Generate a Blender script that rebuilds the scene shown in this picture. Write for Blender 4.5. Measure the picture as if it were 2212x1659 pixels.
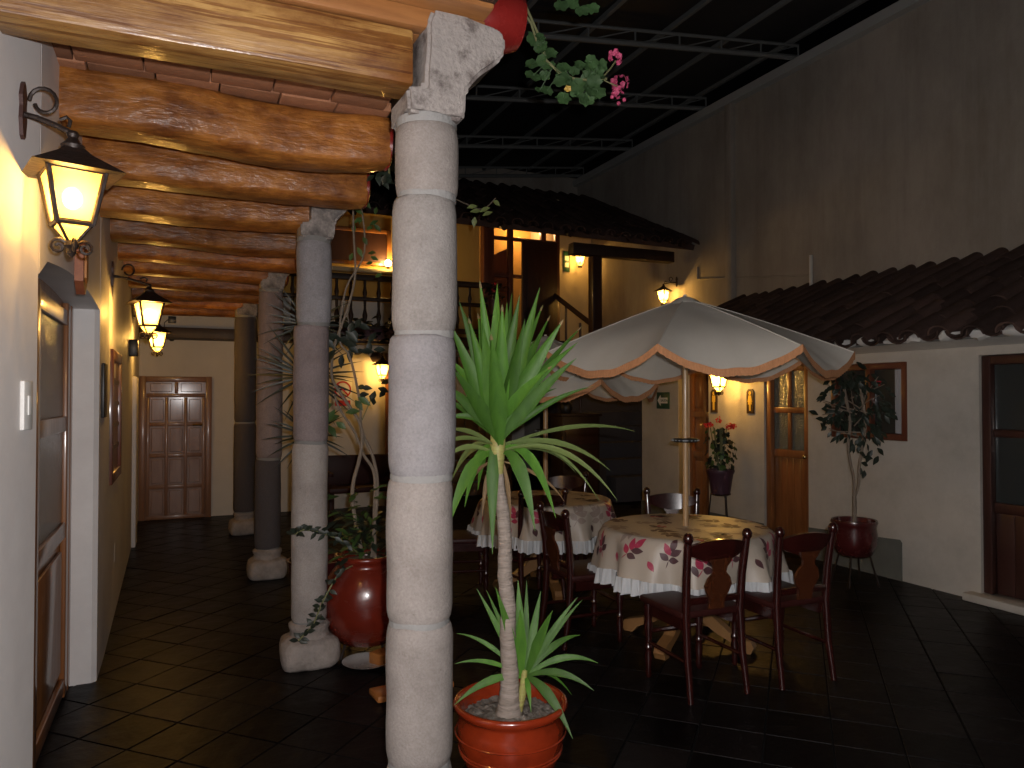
import bpy, bmesh, math, random
from mathutils import Vector, Matrix
random.seed(7)
R = math.radians
S = bpy.context.scene
C = S.collection
for o in list(bpy.data.objects): bpy.data.objects.remove(o)

# ------------------------------------------------------------------ camera
cam = bpy.data.cameras.new('camera'); co = bpy.data.objects.new('camera', cam); C.objects.link(co)
co.location = (0, 0, 1.6); co.rotation_euler = (R(91.02), 0, R(-24.06))
cam.sensor_width = 36; cam.lens = 36 * 1604 / 2212; cam.clip_start = .05; cam.clip_end = 500
S.camera = co
# ------------------------------------------------------------------ night sky
w = bpy.data.worlds.new('World'); S.world = w; w.use_nodes = True
nt = w.node_tree; bg = nt.nodes['Background']
sky = nt.nodes.new('ShaderNodeTexSky'); sky.sky_type = 'NISHITA'; sky.sun_disc = False
sky.sun_elevation = R(-4); sky.sun_rotation = R(200)
nt.links.new(sky.outputs[0], bg.inputs[0]); bg.inputs[1].default_value = .02
# ------------------------------------------------------------------ the photographer's flash, beside the lens
fl = bpy.data.lights.new('camera_flash', 'POINT'); fl.energy = 275; fl.color = (1, .965, .955); fl.shadow_soft_size = .012
fo = bpy.data.objects.new('camera_flash', fl); C.objects.link(fo); fo.location = (.035, -.03, 1.655)
# ------------------------------------------------------------------ exposure
vs = S.view_settings; vs.view_transform = 'Standard'; vs.look = 'None'; vs.exposure = 0; vs.gamma = 1
S.render.engine = 'CYCLES'; S.cycles.max_bounces = 6; S.cycles.transparent_max_bounces = 8
S.cycles.sample_clamp_indirect = 3; S.cycles.caustics_reflective = False; S.cycles.caustics_refractive = False
S.render.resolution_x = 1024; S.render.resolution_y = 768
LAMP = (1, .60, .17)

# ================================================================== materials
MATS = {}
def mat(name, col, rough=.6, metal=0, noise=None, bump=None, spec=.5, coat=0, rnd=0, trans=0):
    """noise=(col2, scale, stretch(x,y,z), contrast)  bump=(scale, strength, stretch)"""
    m = bpy.data.materials.new(name); m.use_nodes = True; MATS[name] = m
    n = m.node_tree.nodes; l = m.node_tree.links; b = n['Principled BSDF']
    b.inputs['Base Color'].default_value = (*col, 1); b.inputs['Roughness'].default_value = rough
    b.inputs['Metallic'].default_value = metal; b.inputs['Specular IOR Level'].default_value = spec
    b.inputs['Coat Weight'].default_value = coat; b.inputs['Coat Roughness'].default_value = .12
    tc = n.new('ShaderNodeTexCoord'); last = None
    if noise:
        c2, sc, st, con = noise
        mp = n.new('ShaderNodeMapping'); mp.inputs['Scale'].default_value = st; l.new(tc.outputs['Object'], mp.inputs[0])
        if rnd:
            oi0 = n.new('ShaderNodeObjectInfo'); vm = n.new('ShaderNodeVectorMath'); vm.operation = 'MULTIPLY_ADD'
            l.new(oi0.outputs['Random'], vm.inputs[0]); vm.inputs[1].default_value = (37, 19, 23); vm.inputs[2].default_value = (0, 0, 0)
            l.new(vm.outputs[0], mp.inputs['Location'])
        t = n.new('ShaderNodeTexNoise'); t.inputs['Scale'].default_value = sc; t.inputs['Detail'].default_value = 7; t.inputs['Roughness'].default_value = .65
        l.new(mp.outputs[0], t.inputs[0])
        r = n.new('ShaderNodeValToRGB'); r.color_ramp.elements[0].position = .5 - con; r.color_ramp.elements[1].position = .5 + con
        r.color_ramp.elements[0].color = (*c2, 1); r.color_ramp.elements[1].color = (*col, 1)
        l.new(t.outputs[0], r.inputs[0]); last = r.outputs[0]
        ma = n.new('ShaderNodeMapRange'); ma.inputs[3].default_value = min(1, rough + .12); ma.inputs[4].default_value = max(.03, rough - .08)
        l.new(t.outputs[0], ma.inputs[0]); l.new(ma.outputs[0], b.inputs['Roughness'])
    if rnd:
        oi = n.new('ShaderNodeObjectInfo'); mr = n.new('ShaderNodeMapRange'); mr.inputs[3].default_value = 1 - rnd; mr.inputs[4].default_value = 1 + rnd
        l.new(oi.outputs['Random'], mr.inputs[0])
        hs = n.new('ShaderNodeHueSaturation'); l.new(mr.outputs[0], hs.inputs['Value'])
        if last: l.new(last, hs.inputs['Color'])
        else: hs.inputs['Color'].default_value = (*col, 1)
        last = hs.outputs[0]
    if last: l.new(last, b.inputs['Base Color'])
    if bump:
        sc, stg, st = bump
        mp = n.new('ShaderNodeMapping'); mp.inputs['Scale'].default_value = st; l.new(tc.outputs['Object'], mp.inputs[0])
        t = n.new('ShaderNodeTexNoise'); t.inputs['Scale'].default_value = sc; t.inputs['Detail'].default_value = 5
        l.new(mp.outputs[0], t.inputs[0])
        bp = n.new('ShaderNodeBump'); bp.inputs['Strength'].default_value = stg; bp.inputs['Distance'].default_value = .01
        l.new(t.outputs[0], bp.inputs['Height']); l.new(bp.outputs[0], b.inputs['Normal']); l.new(bp.outputs[0], b.inputs['Coat Normal'])
    if trans:
        tr = n.new('ShaderNodeBsdfTranslucent'); mx = n.new('ShaderNodeMixShader'); mx.inputs[0].default_value = trans
        if last: l.new(last, tr.inputs[0])
        else: tr.inputs[0].default_value = (*col, 1)
        l.new(b.outputs[0], mx.inputs[1]); l.new(tr.outputs[0], mx.inputs[2]); l.new(mx.outputs[0], n['Material Output'].inputs[0])
    return m
I3 = (1, 1, 1)
mat('stone_pale', (.37, .335, .315), .9, noise=((.23, .205, .195), 120, I3, .3), bump=(150, .35, I3), spec=.2, rnd=.07)
mat('stone_warm', (.42, .38, .355), .9, noise=((.29, .255, .235), 120, I3, .3), bump=(150, .35, I3), spec=.2, rnd=.05)
mat('stone_blue', (.37, .355, .37), .9, noise=((.215, .205, .215), 120, I3, .3), bump=(150, .35, I3), spec=.2, rnd=.05)
mat('stone_pink', (.31, .255, .25), .9, noise=((.19, .155, .155), 120, I3, .3), bump=(150, .35, I3), spec=.2)
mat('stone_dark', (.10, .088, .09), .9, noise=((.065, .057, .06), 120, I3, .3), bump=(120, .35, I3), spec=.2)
mat('stone_cap', (.39, .345, .315), .9, noise=((.155, .14, .135), 7, I3, .09), bump=(90, .5, I3), spec=.2)
mat('stone_rough', (.36, .31, .28), .95, noise=((.22, .19, .17), 12, I3, .2), bump=(40, .9, I3), spec=.2)
mat('dimmed_stone_warm', (.275, .247, .228), .9, noise=((.18, .157, .143), 120, I3, .3), bump=(150, .35, I3), spec=.2, rnd=.05)  # nearest column's stone colours, darkened copies that offset the strong close flash
mat('dimmed_stone_blue', (.24, .228, .23), .9, noise=((.16, .15, .153), 120, I3, .3), bump=(150, .35, I3), spec=.2, rnd=.05)
mat('dimmed_stone_pale', (.27, .25, .235), .9, noise=((.165, .15, .14), 120, I3, .3), bump=(150, .35, I3), spec=.2, rnd=.05)
mat('dimmed_stone_cap', (.285, .255, .235), .9, noise=((.21, .188, .175), 60, I3, .25), bump=(70, .6, I3), spec=.2)
mat('mortar', (.21, .205, .198), .95, bump=(60, .5, I3), spec=.2)
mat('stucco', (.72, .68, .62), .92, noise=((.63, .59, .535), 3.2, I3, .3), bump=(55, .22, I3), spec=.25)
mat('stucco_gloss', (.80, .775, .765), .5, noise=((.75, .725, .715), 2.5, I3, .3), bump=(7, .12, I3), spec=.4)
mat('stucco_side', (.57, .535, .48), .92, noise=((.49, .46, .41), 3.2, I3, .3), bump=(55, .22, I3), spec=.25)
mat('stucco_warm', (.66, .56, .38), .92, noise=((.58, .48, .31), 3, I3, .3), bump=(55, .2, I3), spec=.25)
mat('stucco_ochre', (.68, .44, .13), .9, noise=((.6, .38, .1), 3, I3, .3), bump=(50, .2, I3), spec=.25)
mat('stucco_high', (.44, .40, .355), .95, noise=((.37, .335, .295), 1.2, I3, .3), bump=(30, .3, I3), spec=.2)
mat('stone_masonry', (.17, .12, .09), .9, noise=((.09, .065, .05), 9, I3, .2), bump=(25, .8, I3), spec=.2, rnd=.25)
mat('wall_foot_band', (.13, .135, .12), .8, noise=((.09, .095, .085), 6, I3, .25), bump=(50, .3, I3))
def blotch(m, scale, dark, lo, hi, st=(1, 1, 1), detail=8):
    """a second, larger layer of stains multiplied into the base colour"""
    n = m.node_tree.nodes; l = m.node_tree.links; b = n['Principled BSDF']
    src = b.inputs['Base Color'].links[0].from_socket
    tc = n.new('ShaderNodeTexCoord'); t = n.new('ShaderNodeTexNoise'); t.inputs['Scale'].default_value = scale; t.inputs['Detail'].default_value = detail; t.inputs['Roughness'].default_value = .7
    mp = n.new('ShaderNodeMapping'); mp.inputs['Scale'].default_value = st; l.new(tc.outputs['Object'], mp.inputs[0]); l.new(mp.outputs[0], t.inputs[0])
    r = n.new('ShaderNodeValToRGB'); r.color_ramp.elements[0].position = lo; r.color_ramp.elements[1].position = hi
    r.color_ramp.elements[0].color = (*dark, 1); r.color_ramp.elements[1].color = (1, 1, 1, 1); l.new(t.outputs[0], r.inputs[0])
    mx = n.new('ShaderNodeMix'); mx.data_type = 'RGBA'; mx.blend_type = 'MULTIPLY'; mx.inputs[0].default_value = 1
    l.new(src, mx.inputs[6]); l.new(r.outputs[0], mx.inputs[7]); l.new(mx.outputs[2], b.inputs['Base Color'])
blotch(mat('log', (.52, .205, .038), .5, noise=((.20, .068, .016), 1.7, (1.5, 4, 4), .18), bump=(13, 1.0, (.9, 3, 3)), coat=.2, rnd=.25, spec=.3), 9, (.42, .32, .3), .32, .6)
for q in ('dimmed_stone_pale', 'dimmed_stone_warm', 'dimmed_stone_blue', 'stone_pale', 'stone_warm', 'stone_blue', 'stone_pink'):
    blotch(MATS[q], 4, (.68, .66, .65), .3, .56); blotch(MATS[q], 26, (.55, .53, .52), .27, .36)
blotch(MATS['dimmed_stone_cap'], 5.5, (.45, .42, .42), .43, .52)
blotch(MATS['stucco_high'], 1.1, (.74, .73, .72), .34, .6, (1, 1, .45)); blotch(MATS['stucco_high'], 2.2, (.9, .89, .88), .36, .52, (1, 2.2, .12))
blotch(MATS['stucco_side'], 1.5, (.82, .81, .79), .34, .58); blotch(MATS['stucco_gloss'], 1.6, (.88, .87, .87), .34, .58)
blotch(MATS['stone_cap'], 60, (.7, .7, .7), .3, .6)
mat('beam_pale', (.46, .27, .085), .45, noise=((.17, .07, .018), 1.9, (.7, 4, 4), .2), bump=(6, .35, (1, 12, 12)), coat=.25)
blotch(MATS['beam_pale'], 1.6, (.42, .27, .17), .36, .56, (1, 2.2, 2.2))
blotch(MATS['beam_pale'], 3.0, (.55, .42, .3), .42, .46, (.35, 16, 16), 3)
mat('beam_end', (.15, .012, .010), .25, coat=.6, noise=((.2, .012, .01), 9, I3, .3))
mat('plank_wood', (.34, .15, .05), .4, noise=((.17, .065, .02), 3, (.8, 7, 7), .22), coat=.3, rnd=.15)
mat('ceiling_brick', (.35, .155, .075), .8, noise=((.22, .095, .05), 8, I3, .25), bump=(60, .4, I3), rnd=.28)
mat('floor_tile', (.0058, .0042, .004), .38, noise=((.005, .004, .004), 4, I3, .3), bump=(7, .8, I3), rnd=.6, spec=.09)
mat('floor_joint', (.004, .0035, .0035), .9, spec=.1)
mat('iron', (.025, .016, .013), .45, metal=.4, bump=(60, .3, I3))
mat('iron_red', (.05, .022, .018), .5, metal=.2)
mat('glaze_red', (.30, .035, .008), .2, noise=((.18, .018, .006), 3.5, (1, 1, 2.2), .25), bump=(9, .12, (1, 1, 3)), coat=.7)
blotch(MATS['glaze_red'], 6, (.6, .62, .7), .3, .5)
mat('glaze_urn', (.175, .019, .008), .24, noise=((.10, .011, .006), 3.5, (1, 1, 2.2), .25), bump=(9, .12, (1, 1, 3)), coat=.6)
mat('glaze_dark', (.085, .013, .013), .25, noise=((.05, .009, .008), 5, I3, .25), coat=.5)
mat('plastic_pot', (.07, .03, .045), .45)
mat('soil', (.22, .195, .17), 1, noise=((.09, .08, .07), 40, I3, .18), bump=(70, 1, I3), spec=.1)
mat('yucca_leaf', (.085, .205, .024), .5, noise=((.045, .125, .016), 9, (3, 3, .6), .25), rnd=.38, spec=.35, trans=.22)
mat('yucca_leaf_old', (.16, .21, .06), .45, noise=((.10, .15, .05), 5, I3, .3), rnd=.25, trans=.12)
mat('leaf_dead', (.24, .155, .07), .7, noise=((.14, .085, .04), 9, I3, .3), rnd=.2, trans=.1)
mat('yucca_base', (.36, .38, .11), .5, noise=((.26, .2, .07), 22, (1, 1, 4), .2))
mat('yucca_bark', (.36, .30, .26), .8, noise=((.2, .165, .135), 11, (1, 1, 9), .2), bump=(14, .9, (1, 1, 9)))
mat('leaf_mid', (.06, .115, .03), .42, rnd=.3, trans=.2)
mat('leaf_dark', (.017, .025, .016), .45, rnd=.3, trans=.1)
mat('leaf_geranium', (.05, .105, .034), .6, noise=((.03, .07, .022), 25, I3, .25), rnd=.22, trans=.15)
mat('leaf_pale', (.26, .33, .12), .5, rnd=.2, trans=.25)
mat('leaf_yellow', (.42, .27, .05), .5)
mat('petal_pink', (.55, .08, .18), .6, rnd=.2, trans=.25)
mat('petal_red', (.62, .035, .05), .6, rnd=.2, trans=.25)
mat('petal_purple', (.20, .13, .36), .6, rnd=.25, trans=.25)
mat('stem', (.16, .16, .07), .6)
mat('stem_woody', (.20, .155, .115), .8, bump=(30, .6, I3))
mat('cloth', (.47, .405, .335), .36, noise=((.44, .375, .31), 5, I3, .3), bump=(260, .12, I3), spec=.5)
mat('print_red', (.36, .03, .075), .45)
mat('print_dark', (.075, .03, .035), .5)
mat('print_taupe', (.30, .235, .20), .5)
mat('ruffle', (.66, .68, .70), .45, bump=(200, .15, I3), trans=.15)
mat('canvas', (.78, .74, .66), .85, noise=((.71, .67, .595), 5, I3, .3), bump=(320, .12, I3), trans=.25, spec=.2)
mat('fringe', (.52, .25, .12), .85, noise=((.36, .165, .075), 120, (1, 1, .2), .2), spec=.2)
mat('pole_wood', (.47, .30, .15), .38, noise=((.34, .2, .09), 4, (6, 6, 1), .25), coat=.3)
mat('chair_wood', (.035, .006, .0045), .2, noise=((.018, .0035, .003), 5, (3, 3, .8), .25), coat=.7)
mat('chair_splat', (.075, .022, .008), .22, noise=((.045, .012, .005), 6, (5, 5, 1), .25), coat=.7)
mat('table_foot', (.30, .155, .06), .4, noise=((.2, .095, .03), 4, I3, .25), coat=.3)
mat('door_wood', (.30, .12, .04), .33, noise=((.17, .06, .02), 3, (5, 5, .7), .22), coat=.5)
mat('door_red', (.17, .055, .030), .33, noise=((.10, .03, .016), 3, (5, 5, .7), .25), coat=.4)
mat('door_brown', (.30, .155, .085), .36, noise=((.19, .09, .05), 3, (5, 5, .7), .25), coat=.25)
mat('chair_seat', (.03, .006, .005), .5, spec=.25)
mat('steel_pale', (.42, .43, .42), .6)
mat('door_dark', (.055, .02, .015), .4, noise=((.03, .012, .009), 3, (5, 5, .7), .25), coat=.3)
mat('wood_black', (.035, .016, .010), .5, noise=((.02, .009, .006), 3, (4, 4, .8), .25))
mat('glass_ripple', (.13, .145, .13), .12, bump=(55, 1.0, I3), spec=.8)
mat('glass_dark', (.03, .035, .035), .08, bump=(5, .05, I3), spec=.6)
mat('curtain', (.40, .40, .42), .9)
mat('brass', (.55, .40, .18), .25, metal=1)
mat('steel', (.2, .21, .21), .5, metal=.2)
mat('roof_sheet', (.018, .018, .02), .6)
mat('roof_tile', (.075, .042, .034), .85, noise=((.055, .036, .03), 7, I3, .25), bump=(30, .6, I3), rnd=.35, spec=.2)
mat('roof_pan', (.06, .035, .03), .9)
mat('white_paint', (.78, .77, .74), .5, noise=((.66, .65, .62), 9, I3, .3))
mat('plate_glaze', (.55, .53, .52), .25, noise=((.3, .27, .26), 7, I3, .2), coat=.4)
mat('sign_green', (.02, .075, .05), .35)
mat('sign_white', (.78, .78, .74), .5)
mat('sign_brown', (.045, .026, .014), .4)
mat('sign_red', (.55, .03, .025), .5)
mat('brass_yellow', (.75, .50, .07), .4)
mat('plaque', (.33, .11, .05), .45, noise=((.2, .06, .03), 14, I3, .2))
mat('orange_wood', (.42, .17, .04), .35, noise=((.27, .09, .02), 4, I3, .25), coat=.4)
mat('black_plastic', (.015, .015, .016), .4)

def pane_mat():
    m = bpy.data.materials.new('amber_pane'); m.use_nodes = True; n = m.node_tree.nodes; l = m.node_tree.links; n.clear()
    o = n.new('ShaderNodeOutputMaterial'); tr = n.new('ShaderNodeBsdfTranslucent'); tp = n.new('ShaderNodeBsdfTransparent'); mx = n.new('ShaderNodeMixShader')
    tr.inputs[0].default_value = (1, .66, .2, 1); tp.inputs[0].default_value = (1, .86, .6, 1); mx.inputs[0].default_value = .5
    l.new(tp.outputs[0], mx.inputs[1]); l.new(tr.outputs[0], mx.inputs[2]); l.new(mx.outputs[0], o.inputs[0]); MATS['amber_pane'] = m
pane_mat()
def emis(name, col, st):
    m = bpy.data.materials.new(name); m.use_nodes = True; n = m.node_tree.nodes; l = m.node_tree.links; n.clear()
    o = n.new('ShaderNodeOutputMaterial'); e = n.new('ShaderNodeEmission'); e.inputs[0].default_value = (*col, 1); e.inputs[1].default_value = st
    l.new(e.outputs[0], o.inputs[0]); MATS[name] = m
emis('bulb_glow', (1, .80, .48), 30)
emis('spot_glow', (1, .78, .45), 18)

# ================================================================== mesh helpers
def box(bm, x0, x1, y0, y1, z0, z1, bev=0):
    r = bmesh.ops.create_cube(bm, size=1)
    for v in r['verts']:
        v.co = Vector(((x0 + x1) / 2 + v.co.x * (x1 - x0), (y0 + y1) / 2 + v.co.y * (y1 - y0), (z0 + z1) / 2 + v.co.z * (z1 - z0)))
    if bev:
        es = {e for v in r['verts'] for e in v.link_edges}
        bmesh.ops.bevel(bm, geom=list(es), offset=bev, segments=2, affect='EDGES', profile=.5)
    return bm
def frame_of(d):
    d = d.normalized(); a = Vector((0, 0, 1)) if abs(d.z) < .9 else Vector((1, 0, 0))
    x = d.cross(a).normalized(); return x, d.cross(x).normalized()
def tube(bm, pts, rad, seg=8, cap=True):
    pts = [Vector(p) for p in pts]; n = len(pts)
    if not hasattr(rad, '__len__'): rad = [rad] * n
    rings = []; px = None
    for i, p in enumerate(pts):
        d = pts[min(i + 1, n - 1)] - pts[max(i - 1, 0)]
        if px is None: x, y = frame_of(d)
        else:
            dn = d.normalized(); x = (px - dn * px.dot(dn)).normalized(); y = dn.cross(x)
        px = x
        rings.append([bm.verts.new(p + (x * math.cos(2 * math.pi * k / seg) + y * math.sin(2 * math.pi * k / seg)) * rad[i]) for k in range(seg)])
    for a, b in zip(rings, rings[1:]):
        for k in range(seg): bm.faces.new((a[k], a[(k + 1) % seg], b[(k + 1) % seg], b[k]))
    if cap:
        bm.faces.new(rings[0][::-1]); bm.faces.new(rings[-1])
    return bm
def lathe(bm, prof, c=(0, 0, 0), seg=32, cap0=True, cap1=True):
    rings = []
    for r, z in prof:
        rings.append([bm.verts.new((c[0] + r * math.cos(2 * math.pi * k / seg), c[1] + r * math.sin(2 * math.pi * k / seg), c[2] + z)) for k in range(seg)])
    for a, b in zip(rings, rings[1:]):
        for k in range(seg): bm.faces.new((a[k], a[(k + 1) % seg], b[(k + 1) % seg], b[k]))
    if cap0: bm.faces.new(rings[0][::-1])
    if cap1: bm.faces.new(rings[-1])
    return bm
def prism(bm, poly, axis, a, b):
    """poly = 2D outline; axis 'x' -> (y,z), 'y' -> (x,z), 'z' -> (x,y)"""
    f = {'x': lambda p, t: (t, p[0], p[1]), 'y': lambda p, t: (p[0], t, p[1]), 'z': lambda p, t: (p[0], p[1], t)}[axis]
    v0 = [bm.verts.new(f(p, a)) for p in poly]; v1 = [bm.verts.new(f(p, b)) for p in poly]; n = len(poly)
    bm.faces.new(v0[::-1]); bm.faces.new(v1)
    for i in range(n): bm.faces.new((v0[i], v0[(i + 1) % n], v1[(i + 1) % n], v1[i]))
    bmesh.ops.recalc_face_normals(bm, faces=bm.faces[:])
    return bm
def sphere(bm, c, r, seg=12, rings=8, sc=(1, 1, 1)):
    g = bmesh.ops.create_uvsphere(bm, u_segments=seg, v_segments=rings, radius=r)
    for v in g['verts']: v.co = Vector((v.co.x * sc[0], v.co.y * sc[1], v.co.z * sc[2])) + Vector(c)
    return bm
def B(): return bmesh.new()
def mesh_of(bm, m, smooth=False, name='m', ang=None):
    me = bpy.data.meshes.new(name); bm.normal_update(); bm.to_mesh(me); bm.free()
    me.materials.append(MATS[m])
    if smooth:
        for p in me.polygons: p.use_smooth = True
        if ang: me.set_sharp_from_angle(angle=R(ang))
    return me
def obj(name, bm, m, parent=None, smooth=False, ang=40):
    me = bm if isinstance(bm, bpy.types.Mesh) else mesh_of(bm, m, smooth, name, ang if smooth else None)
    o = bpy.data.objects.new(name, me); C.objects.link(o)
    if parent: o.parent = parent
    return o
def tag(o, label, cat, group=None):
    o['label'] = label; o['category'] = cat
    if group: o['group'] = group
    return o
def thing(name, label, cat, loc=(0, 0, 0), rz=0, group=None):
    o = bpy.data.objects.new(name, None); o.empty_display_size = .1; C.objects.link(o)
    o.location = loc; o.rotation_euler = (0, 0, rz); return tag(o, label, cat, group)
def dup(root, loc, rz, label, parent=None):
    r = root.copy(); C.objects.link(r); r.location = loc; r.rotation_euler = (0, 0, rz); r['label'] = label
    for ch in list(root.children):
        c = ch.copy(); C.objects.link(c); c.parent = r
        for g in list(ch.children):
            d = g.copy(); C.objects.link(d); d.parent = c
    return r
def rough(bm, amt, seed=0, sc=3.):
    from mathutils import noise
    for v in bm.verts:
        v.co += Vector(noise.noise_vector(v.co * sc + Vector((seed, seed * 2, 0)))) * amt
    return bm

# ================================================================== floor
floor = obj('floor', box(B(), -1.4, 9, -2, 16, -.3, -.006), 'floor_joint'); floor['kind'] = 'structure'
T = .30
def tile_mesh():
    bm = B(); h = T / 2 - .005
    box(bm, -h, h, -h, h, -.012, 0, .0012)
    return bm
tm = mesh_of(tile_mesh(), 'floor_tile', False, 'tile')
cells = []
for i in range(-40, 60):
    for j in range(-40, 60):
        x = (i - j) * T / math.sqrt(2); y = (i + j) * T / math.sqrt(2)
        if -.65 < x < 6.0 and 1.2 < y < 11.0: cells.append((x, y))
def showing(c):
    x, y = c; a = math.degrees(math.atan2(x, y)) - 24.06; d = math.hypot(x, y)
    vis = abs(a) < 36 and d > 2.2
    return (0 if vis else 100) + d + (0 if x < 1.4 else 1.5)
cells.sort(key=showing)
rest = B()
for k, (x, y) in enumerate(cells):
    dz = random.uniform(-.0012, .0012)
    if k < 300:
        o = bpy.data.objects.new('tile', tm); C.objects.link(o); o.parent = floor; o.location = (x, y, dz)
        o.rotation_euler = (random.uniform(-.006, .006), random.uniform(-.006, .006), R(45))
    else:
        h = (T / 2 - .005) * math.sqrt(2)
        vs0 = [rest.verts.new((x + a * h, y + b * h, dz)) for a, b in ((1, 0), (0, 1), (-1, 0), (0, -1))]
        vs1 = [rest.verts.new((v.co.x, v.co.y, dz - .012)) for v in vs0]
        rest.faces.new(vs0)
        for q in range(4): rest.faces.new((vs0[q], vs1[q], vs1[(q + 1) % 4], vs0[(q + 1) % 4]))
o = obj('tile', rest, 'floor_tile', floor); o['kind'] = 'stuff'

# ================================================================== left building (gallery wall, doors)
gw = thing('gallery_building', 'white plastered building along the left gallery with wooden doors', 'building', (-.6, 5, 0))
gw.location = (0, 0, 0)
XW = -.42
bm = B()
def wl(y): return -.42 if y < 5 else -.42 - (y - 5) * .016
prism(bm, [(-.60, -1.5), (-.60, 1.4), (XW, 2.79), (-.445, 2.815), (-.9, 2.815), (-.9, -1.5)], 'z', -.1, 3.0)
prism(bm, [(-.9, 4.78), (-.445, 4.78), (XW, 4.80), (XW, 5.2), (-.49, 10.8), (-.9, 10.8)], 'z', -.1, 3.0)
arch = [(2.815, 3.0), (2.815, 2.0)] + [(2.815 + 1.965 * t, 2.0 + .13 * math.sin(math.pi * (.12 + .62 * t))) for t in [i / 12 for i in range(1, 13)]] + [(4.78, 3.0)]
prism(bm, arch, 'x', -.9, XW - .001)
box(bm, -.9, XW - .0015, 2.782, 2.8145, 2.0, 3.0); box(bm, -.9, XW - .0015, 4.7805, 4.81, 2.13, 3.0)
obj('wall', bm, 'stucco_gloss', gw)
obj('wall', box(B(), -.9, 2.86, 10.8, 11.1, -.1, 3.0), 'stucco', gw)
obj('pilaster', box(B(), -.62, -.425, 8.87, 9.2, 0, 1.82, .012), 'stucco_gloss', gw, True)
# near glazed door in the recess
d = obj('door', box(B(), -.60, -.575, 2.82, 4.70, 0, 2.2), 'door_wood', gw)
d['label'] = 'varnished wooden door with tall glass panes set deep in the near wall'
bm = B()
for y in (2.9, 3.62, 4.55): box(bm, -.575, -.545, y, y + .09, .02, 2.1, .006)
for z in (.04, .86, 1.42, 1.98): box(bm, -.574, -.548, 2.9, 4.64, z, z + .08, .006)
obj('frame', bm, 'door_wood', d, True)
for ya, yb in ((2.99, 3.62), (3.71, 4.55)):
    for za, zb in ((.94, 1.42), (1.50, 1.98)):
        obj('pane', box(B(), -.574, -.566, ya + .003, yb - .003, za + .003, zb - .003), 'glass_ripple', d)
    obj('panel', box(B(), -.574, -.556, ya + .06, yb - .06, .17, .80, .008), 'door_wood', d, True)
obj('jamb', box(B(), -.60, -.548, 4.70, 4.778, 0, 2.12, .008), 'door_wood', d, True)
# far panelled door
d = obj('door', box(B(), -.44, .37, 10.765, 10.80, 0, 1.85), 'door_brown', gw)
d['label'] = 'dark varnished panelled door at the far end of the gallery'
bm = B()
box(bm, -.485, -.41, 10.72, 10.799, 0, 1.875, .006); box(bm, .31, .385, 10.72, 10.799, 0, 1.875, .006); box(bm, -.41, .31, 10.722, 10.799, 1.80, 1.873, .006)
obj('frame', bm, 'door_brown', d, True)
bm = B()
zs = [0, .40, .81, 1.22, 1.60]
for z in zs: box(bm, -.405, .305, 10.742, 10.764, z, z + .05, .006)
for x in (-.405, -.185, .045, .265): box(bm, x, x + .042, 10.740, 10.763, .052, 1.598, .006)
box(bm, -.07, -.025, 10.741, 10.763, 1.652, 1.798, .006)
obj('rail', bm, 'door_brown', d, True)
for r_ in range(4):
    for xa, xb in ((-.355, -.19), (-.135, .04), (.095, .258)):
        obj('panel', box(B(), xa + .012, xb - .012, 10.748, 10.766, zs[r_] + .075, zs[r_ + 1] - .025, .007), 'door_brown', d)
for xa, xb in ((-.38, -.08), (-.015, .28)):
    obj('panel', box(B(), xa + .02, xb - .02, 10.748, 10.766, 1.672, 1.782, .007), 'door_brown', d)
obj('handle', tube(B(), [(.26, 10.735, 1.235), (.26, 10.69, 1.235), (.15, 10.69, 1.235)], .014), 'brass', d, True)
# ground floor wall trims at far wall
bm = B(); box(bm, 2.76, 2.88, 10.745, 10.799, 0, 2.25, .008)
obj('door_frame', bm, 'door_wood', gw, True)
# small things on the walls
lsw = tag(obj('light_switch', box(box(B(), -.002, .011, -.04, .04, 1.50, 1.65, .004), .0112, .016, -.015, .015, 1.545, 1.605, .002), 'white_paint', None, True), 'white plastic light switch on the near left wall', 'switch'); lsw.location = (-.434, 2.68, 0); lsw.rotation_euler = (0, 0, R(-7.4))
bm = prism(B(), [(3.66, 2.10), (3.735, 2.05), (3.81, 2.10), (3.81, 2.235), (3.77, 2.275), (3.735, 2.29), (3.70, 2.275), (3.66, 2.235)], 'x', -.419, -.385)
pq = tag(obj('room_plaque', bm, 'plaque'), 'small carved wooden room plaque above the near door', 'plaque')
obj('carving', prism(B(), [(3.70, 2.12), (3.735, 2.10), (3.77, 2.12), (3.77, 2.22), (3.735, 2.25), (3.70, 2.22)], 'x', -.385, -.377), 'orange_wood', pq)
tag(obj('wall_sign', box(B(), -.42, -.405, 4.92, 5.12, 1.48, 1.80, .003), 'black_plastic', None, True), 'small dark sign plate on the gallery wall past the door', 'sign')
pf = thing('framed_board', 'tall brown framed board hanging on the gallery wall', 'picture', (0, 0, 0))
bm = B()
for (ya, yb, za, zb) in ((5.55, 5.62, 1.02, 1.92), (6.30, 6.37, 1.02, 1.92), (5.62, 6.30, 1.85, 1.919), (5.62, 6.30, 1.021, 1.09)): box(bm, -.46, -.405, ya, yb, za, zb, .006)
obj('frame', bm, 'door_red', pf, True)
obj('board', box(B(), -.45, -.425, 5.615, 6.305, 1.085, 1.855), 'door_red', pf)
for z in (1.24, 1.39, 1.54, 1.69): obj('strip', box(B(), -.426, -.418, 5.64, 6.28, z, z + .03), 'door_dark', pf)
obj('note', box(B(), -.426, -.421, 5.75, 5.95, 1.735, 1.835), 'white_paint', pf)
tag(obj('wall_outlet', box(B(), -.445, -.43, 6.15, 6.23, .40, .52, .003), 'white_paint', None, True), 'small white wall outlet low on the gallery wall', 'outlet')
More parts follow.
